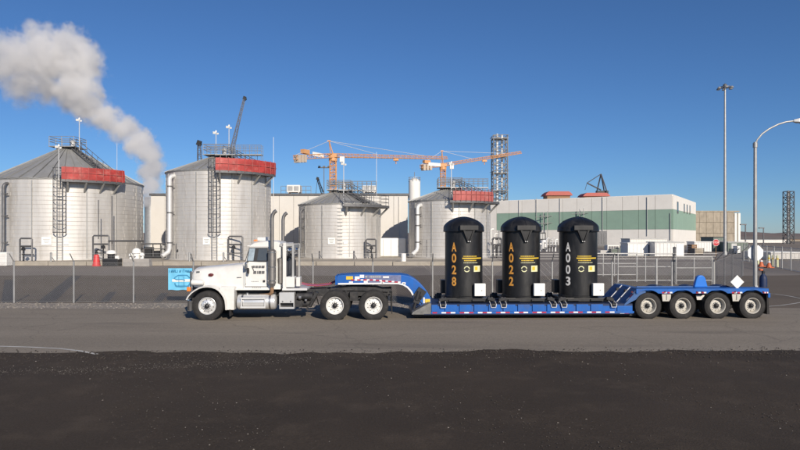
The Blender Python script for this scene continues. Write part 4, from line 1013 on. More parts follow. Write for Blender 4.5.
b = MB(); b.lathe([(.75,zt-.25),(.82,zt-.25),(.82,zt-.13),(.75,zt-.13),(.75,zt-.25)],18); b.bar((-.8,0,zt-.19),(.8,0,zt-.19),.08); b.bar((0,-.8,zt-.19),(0,.8,zt-.19),.08); b.lathe([(.28,zt-.3),(.3,zt+.2),(.01,zt+.4)],12); rg = b.build('lamp_ring', M['galvdark'], t)
b = MB(); b.lathe([(.05,.12),(.18,.05),(.30,-.18),(.28,-.2),(.01,-.14)],12); me = b.mesh('lamp_head', M['galv'], 40)
for k in range(6): a = PI/3*k+.2; put('lamp_head', me, rg, loc=(math.cos(a)*1.0, math.sin(a)*1.0, zt-.25))
for px, py, D, lab in ((745.5,224.5,120,'small street lamp left of the distant pair, beside the grey-green shed'),(763.5,228,135,'small street lamp right of the distant pair, before the low warehouse')):
    t = thing('yard_lamp', lab, 'street light', (gx(px,D), D, 0), 0, 'distant yard lamps'); zt = gz(py,D)
    b = MB(); b.cyl((0,0,0),(0,0,zt),.14,.10,n=8); b.build('pole', M['galvdark'], t); b = MB(); b.obox((-.45,0,zt),(1.1,.4,.22)); b.bar((0,0,zt-.1),(-.3,0,zt),.1); b.build('lamp_head', M['galvdark'], t)

# traffic cones on the drive
for px, py, D, lab in ((761.2,259,62,'left orange cone of the pair on the drive before the far fence'),(769,259.5,60,'right orange cone of the pair on the drive before the far fence')):
    D = CAMH*F/(266.8-HY) if px < 765 else CAMH*F/(268-HY); H = .66
    t = thing('traffic_cone', lab, 'cone', (gx(px,D), D, 0), 0, 'orange cones on the drive')
    b = MB(); b.box(-.32,.32,-.32,.32,.01,.09); b.build('base', M['cone'], t, bevel=.02)
    b = MB(); b.lathe([(.24,.09),(.05,H),(.04,H+.02),(.01,H+.02)],18); b.build('cone_body', M['cone'], t, smooth=40)
    b = MB(); b.lathe([(.146,.5),(.117,.62)],18); b.build('reflective_band', M['tapewhite'], t, smooth=40)
for px, D, lab in ((775.5,62,'yellow bollard standing apart at left of the row before the pale canopy shed'),(788,58,'yellow bollard left of middle in the tight row before the pale canopy shed'),(792.5,57,'yellow bollard next to the rightmost one before the pale canopy shed'),(797.5,56,'rightmost yellow bollard before the pale canopy shed')):
    t = thing('bollard', lab, 'bollard', (gx(px,D), D+3, 0), 0, 'yellow bollards before the canopy shed')
    b = MB(); b.lathe([(.11,0),(.11,1.0),(.09,1.08),(.04,1.12),(.01,1.13)],14); b.build('bollard_post', M['yellowpale'], t, smooth=40)
    b = MB(); b.lathe([(.116,.7),(.116,.85)],14); b.build('band', M['yellow'], t)

# ------------------------------------------------------------------ wheels
def wheel_meshes(R, wd, rimmat, dish, rr0):
    """tyre, rim and hub in axle coordinates: outer face at y = 0, axle along y"""
    s0 = R - rr0
    tread = [(R-.045,.018),(R-.012,.035),(R,.06)]
    n = 4; y = .06; step = (wd-.12)/n
    for i in range(n): tread += [(R,.06+step*(i+1)-.014)] + ([(R-.014,.06+step*(i+1)-.012),(R-.014,.06+step*(i+1)-.002),(R,.06+step*(i+1))] if i < n-1 else [])
    prof = [(rr0-.004,.05),(rr0+.01,.028),(rr0+s0*.22,.006),(rr0+s0*.5,.0),(rr0+s0*.62,.003),(rr0+s0*.63,.007),(rr0+s0*.70,.008)] + tread + [(R,wd-.06),(R-.012,wd-.035),(R-.045,wd-.018),(rr0+s0*.5,wd),(rr0+.01,wd-.03),(rr0-.004,wd-.05)]
    ty = MB(); ty.lathe(prof, 56, axis='y')
    # shoulder lugs
    for i in range(56):
        a = 2*PI*i/56; c = Vector((math.cos(a),0,math.sin(a)))
        for yy in (.045, wd-.045): ty.obox(c*(R-.006)+Vector((0,yy,0)), (.014,.05,.026), (0,-a,0))
    r = rr0
    rim = MB(); rim.lathe([(r-.004,.05),(r+.016,.022),(r+.018,.012),(r+.010,.008),(r-.004,.016),(r-.014,.04),(r-.022,dish*.6+.03 if dish > .05 else .06),(r-.03,max(dish,.06)+.04)], 56, axis='y')
    # disc with ten hand holes
    N = 60; R2, R3, R1 = .72*r, .50*r, r-.028
    rs = [R1, .80*r, R2*.93, R3, .30*r]
    d0 = max(dish,.06)+.035
    ys = [d0, d0-.012, d0-.03, d0-.036, d0-.036] if dish > .05 else [d0, .045, .02, .008, .006]
    vs = []; fs = []
    for j, (q1, q2) in enumerate(zip(rs, ys)):
        for i in range(N):
            a = 2*PI*(i+.5)/N; vs.append((q1*math.cos(a), q2, q1*math.sin(a)))
    for j in range(4):
        for i in range(N):
            if j == 1 and i % 6 == 0: continue
            fs.append((j*N+i, j*N+(i+1)%N, (j+1)*N+(i+1)%N, (j+1)*N+i))
    rim.add(vs, fs)
    yd = ys[3]
    nuts = MB()
    for i in range(10):
        a = 2*PI*i/10+.3; c = Vector((.41*r*math.cos(a), 0, .41*r*math.sin(a))); nuts.cyl(c+Vector((0,yd+.005,0)), c+Vector((0,yd-.035,0)), .018, n=6)
    hub = MB(); hub.lathe([(.31*r,yd+.02),(.30*r,yd-.05),(.24*r,yd-.06),(.23*r,yd-.10),(.17*r,yd-.115),(.01,yd-.12)], 20, axis='y')
    drum = MB(); drum.lathe([(.01,d0+.05),(.84*r,d0+.05),(.84*r,d0+.16),(.01,d0+.16)], 30, axis='y')
    return dict(tyre=ty.mesh('tyre', M['rubber'], 35), rim=rim.mesh('wheel', rimmat, 40, fix=False), nuts=nuts.mesh('wheel_nuts', M['steel']), hub=hub.mesh('hub', M['black'], 40), drum=drum.mesh('brake_drum', M['chassis'], 40))
def wheel(parent, W, u, v, R, far=False, dual=False, gap=.33, hubmat=None):
    o = put('wheel', W['rim'], parent, loc=(u, v, R), rot=(0, random.uniform(0,6), 0) if not far else (0, random.uniform(0,6), PI))
    put('tyre', W['tyre'], o); put('hub', W['hub'], o); tag(put('wheel_nuts', W['nuts'], o), kind='stuff'); put('brake_drum', W['drum'], o)
    if dual: put('tyre', W['tyre'], o, loc=(0,gap,0))
    return o
RT, RL = .517, .468
W_steer = wheel_meshes(RT, .29, M['alu'], .0, .285)
W_drive = wheel_meshes(RT, .27, M['rimwhite'], .10, .287)
W_trail = wheel_meshes(RL, .25, M['rimcream'], .15, .262)

def P(v, *pts): return [(U(a, v), Z(a, c, v)) for a, c in pts]
VC, VW = 1.25, 2.5

# ------------------------------------------------------------------ tractor
TR = thing('semi_truck', 'white long-nosed day cab semi truck hitched to the blue low trailer', 'truck', (TX, TY, 0), TA)
def ring_hood(u, hw, zb_, zt, r=.22):
    pts = [(u, VC-hw, zb_), (u, VC-hw-.01, zt-r*1.6), (u, VC-hw+.02, zt-r*.85), (u, VC-hw+.07, zt-r*.42), (u, VC-hw+.17, zt-r*.14), (u, VC-hw*.4, zt), (u, VC, zt+.015)]
    return pts + [(u, 2*VC-y, z) for (_, y, z) in reversed(pts[:-1])]
hs = [(191.9,283,272.5,.50),(192.6,285,269.8,.56),(194.5,287,268.2,.60),(204,288,267.0,.65),(218,288.5,265.7,.70),(232,289,264.3,.76),(244.3,289.5,263.0,.81)]
b = MB(); b.loft([ring_hood(U(px,VC-hw), hw, Z(px,pb,VC-hw), Z(px,pt_,VC-hw), .20+.04*i/6) for i, (px,pb,pt_,hw) in enumerate(hs)]); hood = b.build('hood', M['white'], TR, smooth=50)
b = MB(); u0 = U(244.2,.44); b.box(U(237,.44), U(241.6,.44), .42-.012, .45, Z(240,277.5,.44), Z(240,277.1,.44)); b.build('hood_latch', M['galvdark'], hood)
b = MB(); b.loft([ring_hood(U(px,.44), .815, Z(244,289.8,.44), Z(244,262.8,.44), .24) for px in (243.9,244.6)]); b.build('hood_seal', M['black'], hood)
b = MB(); c = Vector((U(211,.55), .535, Z(211,274.8,.55))); b.lathe([(.01,-.04),(.05,-.03),(.055,.02)],14,c,'y')
for i in range(len(b.v)): b.v[i] = (c.x+(b.v[i][0]-c.x)*1.75, b.v[i][1], b.v[i][2])
b.build('side_marker', M['redlens'], hood, smooth=40)
b = MB(); b.box(U(196,.6), U(199.5,.6), .625, .66, Z(197,272.7,.6), Z(197,271.3,.6)); b.build('hood_emblem', M['chrome'], hood)
b = MB(); gu = U(191.9,.75)
b.box(gu-.07, gu+.02, VC-.52, VC-.47, .72, Z(192,271.5,.75)); b.box(gu-.07, gu+.02, VC+.47, VC+.52, .72, Z(192,271.5,.75)); b.box(gu-.07,gu+.02,VC-.47,VC+.47,Z(192,273,.75),Z(192,271.4,.75)); b.box(gu-.07,gu+.02,VC-.47,VC+.47,.70,.76); gr = b.build('grille_surround', M['chrome'], TR, bevel=.015)
b = MB(); [b.box(gu-.05, gu-.01, VC-.47+.062*i+.02, VC-.47+.062*i+.04, .76, Z(192,273,.75)) for i in range(15)]; b.build('grille_bar', M['chrome'], gr)
b = MB(); b.box(gu, gu+.9, VC-.5, VC+.5, .6, 1.3); b.build('radiator', M['black'], gr)
# bumper
b = MB(); ub0, ub1 = U(185.6,.1), U(190.3,.1); zb0, zb1 = Z(187,311,.1), Z(187,300.3,.1)
b.loft([[(ub1,y0,zb0),(ub1,y0,zb1),(ub1+.06,y0,zb1),(ub1+.06,y0,zb0)] if k in (0,5) else [(ub0+o_,y0,zb0),(ub0+o_,y0,zb1),(ub0+o_+.06,y0,zb1),(ub0+o_+.06,y0,zb0)] for k, (y0,o_) in enumerate(((.06,0),(.14,.05),(.4,-.03),(2.1,-.03),(2.36,.05),(2.44,0)))]); b.build('bumper', M['chrome'], TR, bevel=.015)
b = MB(); b.box(ub0+.06, ub1+.1, .09, .16, zb0+.02, zb1-.02); b.box(ub0+.1,ub0+.5,.5,.7,.45,.75); b.box(ub0+.1,ub0+.5,1.8,2.0,.45,.75); b.build('bumper_bracket', M['chassis'], TR)
# fenders
for side in (0, 1):
    va, vb_ = (.04, .66) if side == 0 else (1.84, 2.46)
    outer = [(185.8,299.4),(187.6,296),(190.8,292.4),(194.6,289.6),(198.8,287.3),(203,286.1),(207.6,285.6),(212,286.1),(216.4,287.6),(219.7,289.8),(222.6,293),(224.8,296.4),(226.2,300),(226.9,304.5),(227.2,310)]
    oc = P(.1, *outer); cx, cz = U(207.2,.1), RT
    inn = [(cx+(x-cx)*.925, cz+(z-cz)*.925) for x, z in oc]
    b = MB(); rings = []
    for (x, z), (xi, zi) in zip(oc, inn):
        yo, ye = (va, vb_) if side == 0 else (vb_, va); e = .05 if side == 0 else -.05
        mx_, mz_ = (x+xi)/2, (z+zi)/2
        rings.append([(xi,yo,zi),(mx_,yo-e*.2,mz_),(x,yo+e,z),(x,ye,z),(xi,ye,zi)])
    b.loft(rings); fd = b.build('fender', M['white'], TR, smooth=45)
    b = MB(); yo = va+.04 if side == 0 else vb_-.04
    sk = P(.1,(227.1,310),(226.9,304.5),(226.2,300),(224.8,296.4),(222.6,293),(219.7,289.8),(219,287),(234.2,287),(234.2,310))
    b.prism(sk, yo, yo+(.45 if side == 0 else -.45)); b.build('fender_skirt', M['white'], fd, bevel=.02)
    b = MB(); hv = .44 if side == 0 else 2.06
    b.loft([[(U(190.0,.2)+o_, hv+s_*math.cos(a)*.12, Z(190,291.5,.2)+.30+s_*math.sin(a)*.10) for a in [2*PI*k/12 for k in range(12)]] for o_, s_ in ((-.02,.75),(.0,1.0),(.12,1.1),(.38,.85),(.42,.3))]); hl = b.build('headlight', M['white'], fd, smooth=40)
    b = MB(); b.loft([[(U(190.0,.2)+o_, hv+s_*math.cos(a)*.12, Z(190,291.5,.2)+.30+s_*math.sin(a)*.10) for a in [2*PI*k/12 for k in range(12)]] for o_, s_ in ((-.035,.3),(-.022,.7))]); b.build('headlight_lens', M['glass_pale'], hl, smooth=40)
    b = MB(); tv = .09 if side == 0 else 2.41
    b.box(U(187.0,.1),U(190.8,.1),tv-.06,tv+.06,Z(189,291.4,.1),Z(189,286.8,.1)); b.build('turn_signal', M['amber'], fd, bevel=.03)
    b = MB(); b.box(U(229.6,.1), U(230.5,.1), min(yo,yo+(.4 if side == 0 else -.4)), max(yo,yo+(.4 if side == 0 else -.4)), .16, Z(230,309,.1)); b.build('mud_flap', M['rubber'], fd)
# cab
zwb, zrf = Z(250,261.5,.4), Z(260,243,.4)
def vside(z): return .38 + (.10*(z-zwb)/(zrf-zwb) if z > zwb else 0)
co = P(.4,(243.6,289.2),(243.6,263),(246.0,261.6),(249.2,246.3),(250.4,243.6),(254,241.9),(260,240.9),(267,240.5),(276,240.8),(279.3,242.0),(280.4,244.5),(280.6,262),(280.6,289.2))
b = MB()
def ycab(f, z): return vside(z) + f*(2*VC - 2*vside(z))
rings = []
for f_, sh in ((0,.05),(.03,.015),(.10,0),(.5,0),(.90,0),(.97,.015),(1,.05)):
    rings.append([(x, ycab(f_, z), z - (sh if z > zrf-.06 else 0)) for x, z in co])
b.loft(rings); cab = b.build('cab', M['white'], TR, smooth=40)
def cab_panel(name, pts, off, m, parent=None, bevel=0, thick=.03, far=False):
    b = MB(); pp = P(.4, *pts); n = len(pp)
    if not far: r = [[(x, vside(z)-off, z) for x, z in pp], [(x, vside(z)+thick-off, z) for x, z in pp]]
    else: r = [[(x, 2*VC-vside(z)+off, z) for x, z in pp], [(x, 2*VC-vside(z)-thick+off, z) for x, z in pp]]
    b.loft(r); return b.build(name, m, parent or TR, bevel=bevel)
for far in (False, True):
    cab_panel('door_seal', [(245.1,286.9),(245.1,262.5),(246.7,261.2),(248.8,246.8),(268.1,246.8),(268.1,286.9)], .008, M['black'], far=far)
    door = cab_panel('door', [(245.4,286.4),(245.4,262.8),(246.9,261.6),(249.0,247.2),(267.8,247.2),(267.8,286.4)], .016, M['white'], bevel=.008, far=far)
    cab_panel('window_frame', [(246.8,261.4),(249.2,247.7),(267.7,247.7),(267.7,261.4)], .020, M['black'], door, far=far)
    cab_panel('vent_window', [(247.6,260.7),(249.5,248.4),(255.0,248.4),(253.6,260.7)], .025, M['glass_pale'], door, far=far)
    cab_panel('window', [(257.2,260.5),(258.6,248.8),(267.2,248.8),(267.2,260.5)], .025, M['glass'], door, far=far)
    if not far:
        for row, (ya, yb_), xs in (('a',(265.6,267.7),((252.6,255.2),(255.5,258.3),(258.6,261.4),(261.7,264.8))),('b',(270.9,273.6),((253.5,256.6),(257.2,258.3),(258.6,261.5),(261.8,264.8)))):
            for xa, xb in xs: cab_panel('door_lettering', [(xa,yb_),(xa+.2,ya),(xb,ya),(xb-.2,yb_)], .019, M['galvdark'], door, thick=.002)
        cab_panel('door_lettering', [(251.4,266.0),(252.4,266.0),(254.4,270.6),(253.8,271)], .019, M['galvdark'], door, thick=.002)
        for k in range(5): cab_panel('small_lettering', [(251.6+k*1.5,281.7),(251.6+k*1.5,281.0),(252.7+k*1.5,281.0),(252.7+k*1.5,281.7)], .019, M['galv'], door, thick=.002)
        cab_panel('door_handle', [(263.2,282),(263.2,280),(265.4,280),(265.4,282)], .05, M['black'], door, bevel=.01, thick=.035)
for k in range(5): cab_panel('small_lettering', [(252.2+k*1.9,287.9),(252.2+k*1.9,287.2),(253.6+k*1.9,287.2),(253.6+k*1.9,287.9)], .003, M['galv'], cab, thick=.002)
# windscreen on the sloping front
(xa, za_), (xb, zb_) = P(.4,(246.2,260.8),(249.0,247.0))
b = MB(); nx, nz_ = -(zb_-za_), (xb-xa); ln = math.hypot(nx, nz_); ox, oz = nx/ln*.012, nz_/ln*.012
for y0, y1 in ((.50,VC-.02),(VC+.02,2.0)):
    b.add([(xa+ox,y0,za_+oz),(xa+ox,y1,za_+oz),(xb+ox,y1-.02,zb_+oz),(xb+ox,y0+.04,zb_+oz)],[(0,1,2,3)])
b.build('windscreen', M['glass'], cab, fix=False)
b = MB(); b.box(U(246.6,.4), U(251.5,.4), .48, 2.02, Z(249,246.6,.4), Z(249,245.4,.4)); b.build('sun_visor', M['white'], cab, bevel=.01)
b = MB(); b.box(U(280.6,.4)+.002, U(280.6,.4)+.012, .7, 1.8, Z(280,258,.4), Z(280,247,.4)); b.build('rear_window', M['glass'], cab)
b = MB(); b.lathe([(.04,0),(.04,.03),(.02,.06),(.01,.062)],10); me = b.mesh('marker_light', M['amber'], 40)
zr = Z(255,241.7,.6)
for k in range(5): put('marker_light', me, cab, loc=(U(254.5,.6), .62+k*.315, zr+.015))
b = MB(); b.box(U(258,1.2),U(268,1.2),1.0,1.5,zr+.02,zr+.16); b.build('roof_unit', M['white'], cab, bevel=.03)
for v_, s_ in ((.16,1),(2.34,-1)):
    b = MB(); b.box(U(246.4,.16)-.05, U(246.4,.16)+.05, v_-.11, v_+.11, Z(246,268.5,.16), Z(246,262.6,.16)); mr_ = b.build('mirror', M['chrome'], TR, bevel=.03)
    b = MB(); b.bar((U(246.4,.2),v_,Z(246,262.4,.16)),(U(248.5,.4),.38 if s_ > 0 else 2.12,Z(246,262,.16)),.03); b.bar((U(246.4,.2),v_,Z(246,268.6,.16)),(U(248.5,.4),.38 if s_ > 0 else 2.12,Z(246,269.6,.16)),.03); b.build('mirror_arm', M['galvdark'], mr_)
    b = MB(); b.lathe([(.01,-.03),(.10,-.02),(.11,.02),(.01,.03)],14,(U(248.3,.2),v_+.02*s_,Z(248,271,.16)),'x'); b.build('spot_mirror', M['black'], mr_, smooth=40)
for side in (0,1):
    yv = .33 if side == 0 else 2.17
    b = MB(); b.tube([(U(269.2,.35),yv+(.05 if side == 0 else -.05),Z(269,262,.35)),(U(269.2,.35),yv-(.03 if side == 0 else -.03),Z(269,262.6,.35)),(U(269.2,.35),yv-(.03 if side == 0 else -.03),Z(269,279,.35)),(U(269.2,.35),yv+(.05 if side == 0 else -.05),Z(269,279.6,.35))], .016, 6); b.build('grab_handle', M['chrome'], cab)
    for zz in (266.5, 283.5):
        b = MB(); b.box(U(244.9,.36),U(246.1,.36),.355 if side == 0 else 2.105,.395 if side == 0 else 2.145,Z(245,zz+1,.36),Z(245,zz,.36)); b.build('door_hinge', M['galv'], cab)
b = MB()
for k in range(7): b.cyl((U(205+k*5.5,.5),VC-.60-.014*k,Z(205+k*5.5,286.2,.5)),(U(205+k*5.5,.5),VC-.68-.014*k,Z(205+k*5.5,286.2,.5)),.010,n=6)
tag(b.build('hood_rivets', M['galv'], hood), kind='stuff')
for y0 in (.85, 1.65):
    b = MB(); b.bar((U(246.6,.9)-.03,y0,Z(247,260.6,.9)),(U(248.6,.9)-.045,y0+.25,Z(248.5,251,.9)),.015); b.build('wiper', M['black'], cab)
# sill under the cab
b = MB(); b.box(U(233.6,.3),U(270.5,.3),.34,2.16,Z(250,290.3,.3),Z(250,288.6,.3)); b.build('cab_sill', M['white'], TR, bevel=.01)
# exhaust stacks
for v_, px in ((.19,272.0),(2.31,273.6)):
    uu = U(272.0,.19)+(.05 if v_ > 1 else 0)
    zm0, zm1, ztop = Z(272,285,.19), Z(272,249,.19), Z(272,211.5,.19)
    b = MB(); b.lathe([(.06,zm0-.12),(.07,zm0-.02),(.145,zm0+.06),(.145,zm1-.06),(.075,zm1)],20,(uu,v_,0)); ms = b.build('muffler', M['soot'], TR, smooth=40)
    b = MB(); b.tube([(uu,v_,zm1-.02),(uu,v_,ztop-.25),(uu+.02,v_,ztop-.12),(uu+.08,v_,ztop-.02),(uu+.15,v_,ztop+.03)], .066, 14); b.build('stack_pipe', M['soot'], ms, smooth=40)
    for z_ in (zm0+.15, (zm0+zm1)/2, zm1-.12): b = MB(); b.lathe([(.147,z_-.02),(.153,z_-.015),(.153,z_+.015),(.147,z_+.02)],20,(uu,v_,0)); b.box(uu-.03,uu+.03,min(v_,.42) if v_ < 1 else 2.1, .42 if v_ < 1 else v_, z_-.02, z_+.02); b.build('stack_clamp', M['chrome'], ms)
    b = MB(); b.tube([(uu,v_,zm0-.08),(uu,v_,zm0-.25),(uu-.1,v_+(.1 if v_ < 1 else -.1),zm0-.35),(uu-.5,v_+(.3 if v_ < 1 else -.3),zm0-.4)], .065, 10); b.build('exhaust_elbow', M['wood'], ms, smooth=40)
    b = MB(); uu2 = uu+.24
    b.lathe([(.05,zm0),(.10,zm0+.05),(.10,zm1-.35),(.03,zm1-.3)],16,(uu2,v_+(.25 if v_ < 1 else -.25),0)); b.build('intake_pipe', M['soot'], ms, smooth=40)
# headache rack and gear behind the cab
b = MB(); z0_, z1_ = Z(284,290,.3), Z(284,245.5,.3)
b.box(U(284.6,.34)-.06,U(284.6,.34)+.06,.29,.39,z0_,z1_)
b.box(U(284.6,.34)-.05,U(284.6,.34)+.05,.29,2.21,z1_,z1_+.09); rk = b.build('cab_rack', M['white'], TR, bevel=.01)
b = MB(); b.box(U(284.6,.34)-.02,U(284.6,.34)+.02,.40,2.10,Z(284,276,.34),Z(284,262,.34)); b.build('rack_plate', M['galvdark'], rk)
b = MB(); b.box(U(284.6,.34)-.06,U(284.6,.34)+.06,2.11,2.21,z0_,z1_-.002); b.build('rack_leg', M['galv'], rk)
b = MB(); b.box(U(279,.3),U(293.5,.3),.42,.48,z1_-.03,z1_+.05); b.box(U(279,.3),U(293.5,.3),2.0,2.06,z1_-.03,z1_+.05); b.box(U(292.6,.4)-.03,U(292.6,.4)+.03,.44,2.04,z1_-.1,z1_+.03); b.build('rack_rail', M['galv'], rk)
for va_ in (.40, 2.03): b = MB(); b.box(U(293,.4)-.035,U(293,.4)+.035,va_,va_+.07,z0_,z1_); b.build('rack_leg', M['galv'], rk)
for k, (v_, px) in enumerate(((.62,288),(.95,290.5),(1.5,288.5),(1.85,290.5))):
    b = MB(); b.cyl((U(px,.5)-.04,v_,z1_-.18),(U(px,.5)+.1,v_,z1_-.18),.085,n=12); b.build('work_lamp', M['chrome'], rk, smooth=40)
b = MB()
for k in range(4):
    v_ = .6+.28*k; pts = [(U(282,.5),v_,Z(282,262,.5)), (U(288,.5),v_+.05,Z(288,252+k,.5)), (U(291.5,.5),v_+.1,Z(291,262,.5)), (U(291,.5),v_+.1,Z(291,284,.5))]; b.tube(pts, .025, 6)
b.build('coiled_line', M['black'], TR, smooth=50)
b = MB(); b.box(U(285.6,.3),U(294.5,.3),.28,.85,Z(290,287.4,.3),Z(290,276.8,.3)); b.box(U(296.0,.3),U(300,.3),.30,.8,Z(298,286.5,.3),Z(298,277.2,.3)); b.build('tool_box', M['white'], TR, bevel=.02)
b = MB(); b.box(U(282,.3),U(307,.3),.3,2.2,Z(290,290.6,.3),Z(290,288.4,.3)); b.build('deck_plate', M['palepipe'], TR, bevel=.01)
# fuel tank, steps
zc, rt_ = (Z(256,294.9,.05)+Z(256,310.2,.05))/2, (Z(256,294.9,.05)-Z(256,310.2,.05))/2
ua, ub_ = U(236.2,.1), U(275.4,.1)
for v_ in (.06+rt_, 2.44-rt_):
    b = MB(); b.lathe([(.01,ua),(rt_*.8,ua+.005),(rt_*.97,ua+.04),(rt_,ua+.08),(rt_,ub_-.08),(rt_*.97,ub_-.04),(rt_*.8,ub_-.005),(.01,ub_)],32,(0,v_,zc),'x'); ft = b.build('fuel_tank', M['alu'], TR, smooth=40)
    for x in (ua+.2, ub_-.2): b = MB(); b.lathe([(rt_+.003,x-.035),(rt_+.012,x-.03),(rt_+.012,x+.03),(rt_+.003,x+.035)],32,(0,v_,zc),'x'); b.build('tank_strap', M['steel'], ft)
    vf = v_-rt_-.045 if v_ < 1 else v_+rt_+.045
    b = MB(); b.box(U(241,.1),U(266,.1),vf-.03,vf+.03,zc-.19,zc-.13); b.box(U(241,.1),U(266,.1),vf-.03,vf+.03,zc+.12,zc+.18); [b.box(U(px,.1)-.02,U(px,.1)+.02,vf-.025,vf+.05 if v_ < 1 else vf+.025,zc-.13,zc+.12) for px in (242,265.4)]; b.build('step', M['palepipe'], ft)
    b = MB(); b.cyl((U(246,.1),v_,zc+rt_-.01),(U(246,.1),v_,zc+rt_+.05),.05,n=12); b.build('filler_cap', M['steel'], ft)
b = MB(); x0_, x1_ = U(279.2,.1), U(294.2,.1); zz0, zz1 = Z(286,309,.1), Z(286,292.7,.1)
b.box(x0_,x1_,.10,.55,zz1-.36,zz1); b.box(x0_,x0_+.03,.10,.55,zz0,zz1-.36); b.box(x1_-.03,x1_,.10,.55,zz0,zz1-.36); b.box(x0_+.03,x1_-.03,.10,.55,zz0,zz0+.06); sb = b.build('step_box', M['alu'], TR, bevel=.008)
b = MB(); b.box(x0_+.03,x1_-.03,.30,.5,zz0+.06,zz1-.36); b.build('step_recess', M['black'], sb)
b = MB(); b.box(x0_+.1,x0_+.14,.08,.099,zz1-.33,zz1-.28); b.box(x1_-.14,x1_-.1,.08,.099,zz1-.33,zz1-.28); b.build('latch', M['galvdark'], sb)
# frame, suspension, axles
b = MB()
for v_ in (.82,1.60): b.box(U(190,.8),U(391,.8),v_,v_+.08,.78,1.03)
for px in (200,250,290,315,355,388): b.box(U(px,.8)-.05,U(px,.8)+.05,.9,1.6,.82,.98)
b.build('frame_rail', M['chassis'], TR)
b = MB()
for px in (206.7,334.8,373.5): b.cyl((U(px,0),.35,RT),(U(px,0),2.15,RT),.09,n=12)
for px in (334.8,373.5): b.lathe([(.09,-.25),(.2,-.12),(.22,0),(.2,.12),(.09,.25)],14,(U(px,0),VC,RT),'y')
b.build('axle', M['chassis'], TR, smooth=40)
b = MB()
for v_ in (.7,1.8): b.tube([(U(334.8,.7)-.35,v_,.62),(U(334.8,.7),v_,.56),(U(354,.7),v_,.70),(U(373.5,.7),v_,.56),(U(373.5,.7)+.35,v_,.62)], .05, 6); b.box(U(350,.7),U(358,.7),v_-.06,v_+.06,.62,.95); b.cyl((U(348,.7),v_-.1,.6),(U(346,.7),v_-.1,1.0),.04,n=8)
b.build('suspension', M['chassis'], TR)
b = MB(); b.box(U(236,.6),U(276,.6),.62,1.88,.45,1.0); b.build('engine_block', M['chassis'], TR)
q = random.Random(9); b = MB()
for v_ in (.35,.62): b.cyl((U(297,.4),v_,.82),(U(313,.4),v_,.82),.12,n=14)
b.cyl((U(300,.5),.5,.55),(U(312,.5),.5,.55),.13,n=14); b.box(U(296,.5),U(303,.5),.3,.7,.45,.68); b.obox((U(313.5,.4),.4,.72),(.10,.3,.55),(0,.5,0)); b.obox((U(310,.3),.3,.55),(.06,.1,.45),(0,.6,0))
at = b.build('air_tank', M['chassis'], TR, smooth=40)
b = MB()
for k in range(9): x = U(q.uniform(296,318),.3); b.tube([(x,q.uniform(.25,.7),1.0),(x+q.uniform(-.1,.1),q.uniform(.25,.7),.8),(x+q.uniform(-.15,.2),q.uniform(.3,.7),.5)], .018, 5)
b.build('hose', M['black'], at)
b = MB(); b.cyl((U(299,.25),.22,.78),(U(301.5,.25),.22,.78),.07,n=10); b.cyl((U(305,.25),.24,.68),(U(307,.25),.24,.68),.05,n=10); b.build('valve', M['steel'], at)
# red and blue air lines swinging back to the gooseneck
for v_, mk, dz in ((1.05,'redhose',0),(1.25,'redhose',.05),(1.45,'bluehose',.02)):
    b = MB(); b.tube([(U(294,v_),v_,Z(294,279,v_)+dz),(U(300,v_),v_,Z(300,283.6,v_)+dz),(U(308,v_),v_,Z(308,285.4,v_)+dz),(U(318,v_),v_,Z(318,286,v_)+dz),(U(329,v_),v_,Z(329,284.8,v_)+dz),(U(337,v_),v_,Z(337,281,v_)+dz)], .017, 8); b.build('air_line', M[mk], TR, smooth=60)
# fifth wheel
b = MB(); b.prism(P(.8,(330,288.6),(352,286.6),(376,287.2),(388,290.5),(388,292),(352,290.5),(330,291)),.75,1.75); b.box(U(346,.8),U(364,.8),.85,1.65,1.0,1.16); b.build('fifth_wheel', M['chassis'], TR, bevel=.01)
for va_ in (.06, 1.88):
    b = MB(); b.box(U(391.4,.2),U(392.2,.2),va_,va_+.56,.22,.95); fl = b.build('mud_flap', M['rubber'], TR)
    b = MB(); b.bar((U(389,.3),va_+.28,.97),(U(392.2,.3),va_+.28,.97),.05); b.build('flap_bracket', M['chassis'], fl)
b = MB()
for px in (334.8,373.5):
    for v_ in (.05,1.85): pass
wheel(TR, W_steer, U(206.7,0), .05, RT); wheel(TR, W_steer, U(206.7,0), 2.45, RT, far=True)
for px in (334.8,373.5):
    wheel(TR, W_drive, U(px,0), .0, RT, dual=True); wheel(TR, W_drive, U(px,0), 2.5, RT, far=True, dual=True)

# ------------------------------------------------------------------ lowboy trailer
TL = thing('lowboy_trailer', 'blue four-axle low deck trailer with raised gooseneck carrying the black containers', 'trailer', (TX, TY, 0), TA)
gn = [(336.6,276.6),(338,275.4),(350,274.6),(361,274.2),(385,274.4),(402,274.8),(409,276.2),(415,279.2),(420,283.2),(424.5,288),(428,293),(430.6,298),(431,304),(424,306),(416,308),(414.6,303),(413,297),(410.4,292),(407,288.2),(403,285.8),(398,284.6),(380,284.6),(355,284.9),(337.5,285.0),(336.4,284)]
b = MB(); b.prism(P(.62,*gn), .62, 1.88); neck = b.build('gooseneck', M['blue'], TL, bevel=.02)
tape = [(338,284.6),(380,284.2),(398,284.2),(403,285.4),(407,287.8),(410.4,291.6),(413,296.6),(414.4,302)]
b = MB(); tp = P(.62,*tape); n = len(tp); w2 = .035
vs = []
for i, (x, z) in enumerate(tp):
    d = Vector((tp[min(i+1,n-1)][0]-tp[max(i-1,0)][0], tp[min(i+1,n-1)][1]-tp[max(i-1,0)][1])).normalized(); vs += [(x-d.y*.0, .605, z+.0), (x-d.y*w2*1.6, .605, z+d.x*w2*1.6)]
b.add(vs, [(2*i,2*i+1,2*i+3,2*i+2) for i in range(n-1)]); b.build('reflective_tape', M['tapewhite'], neck, fix=False)
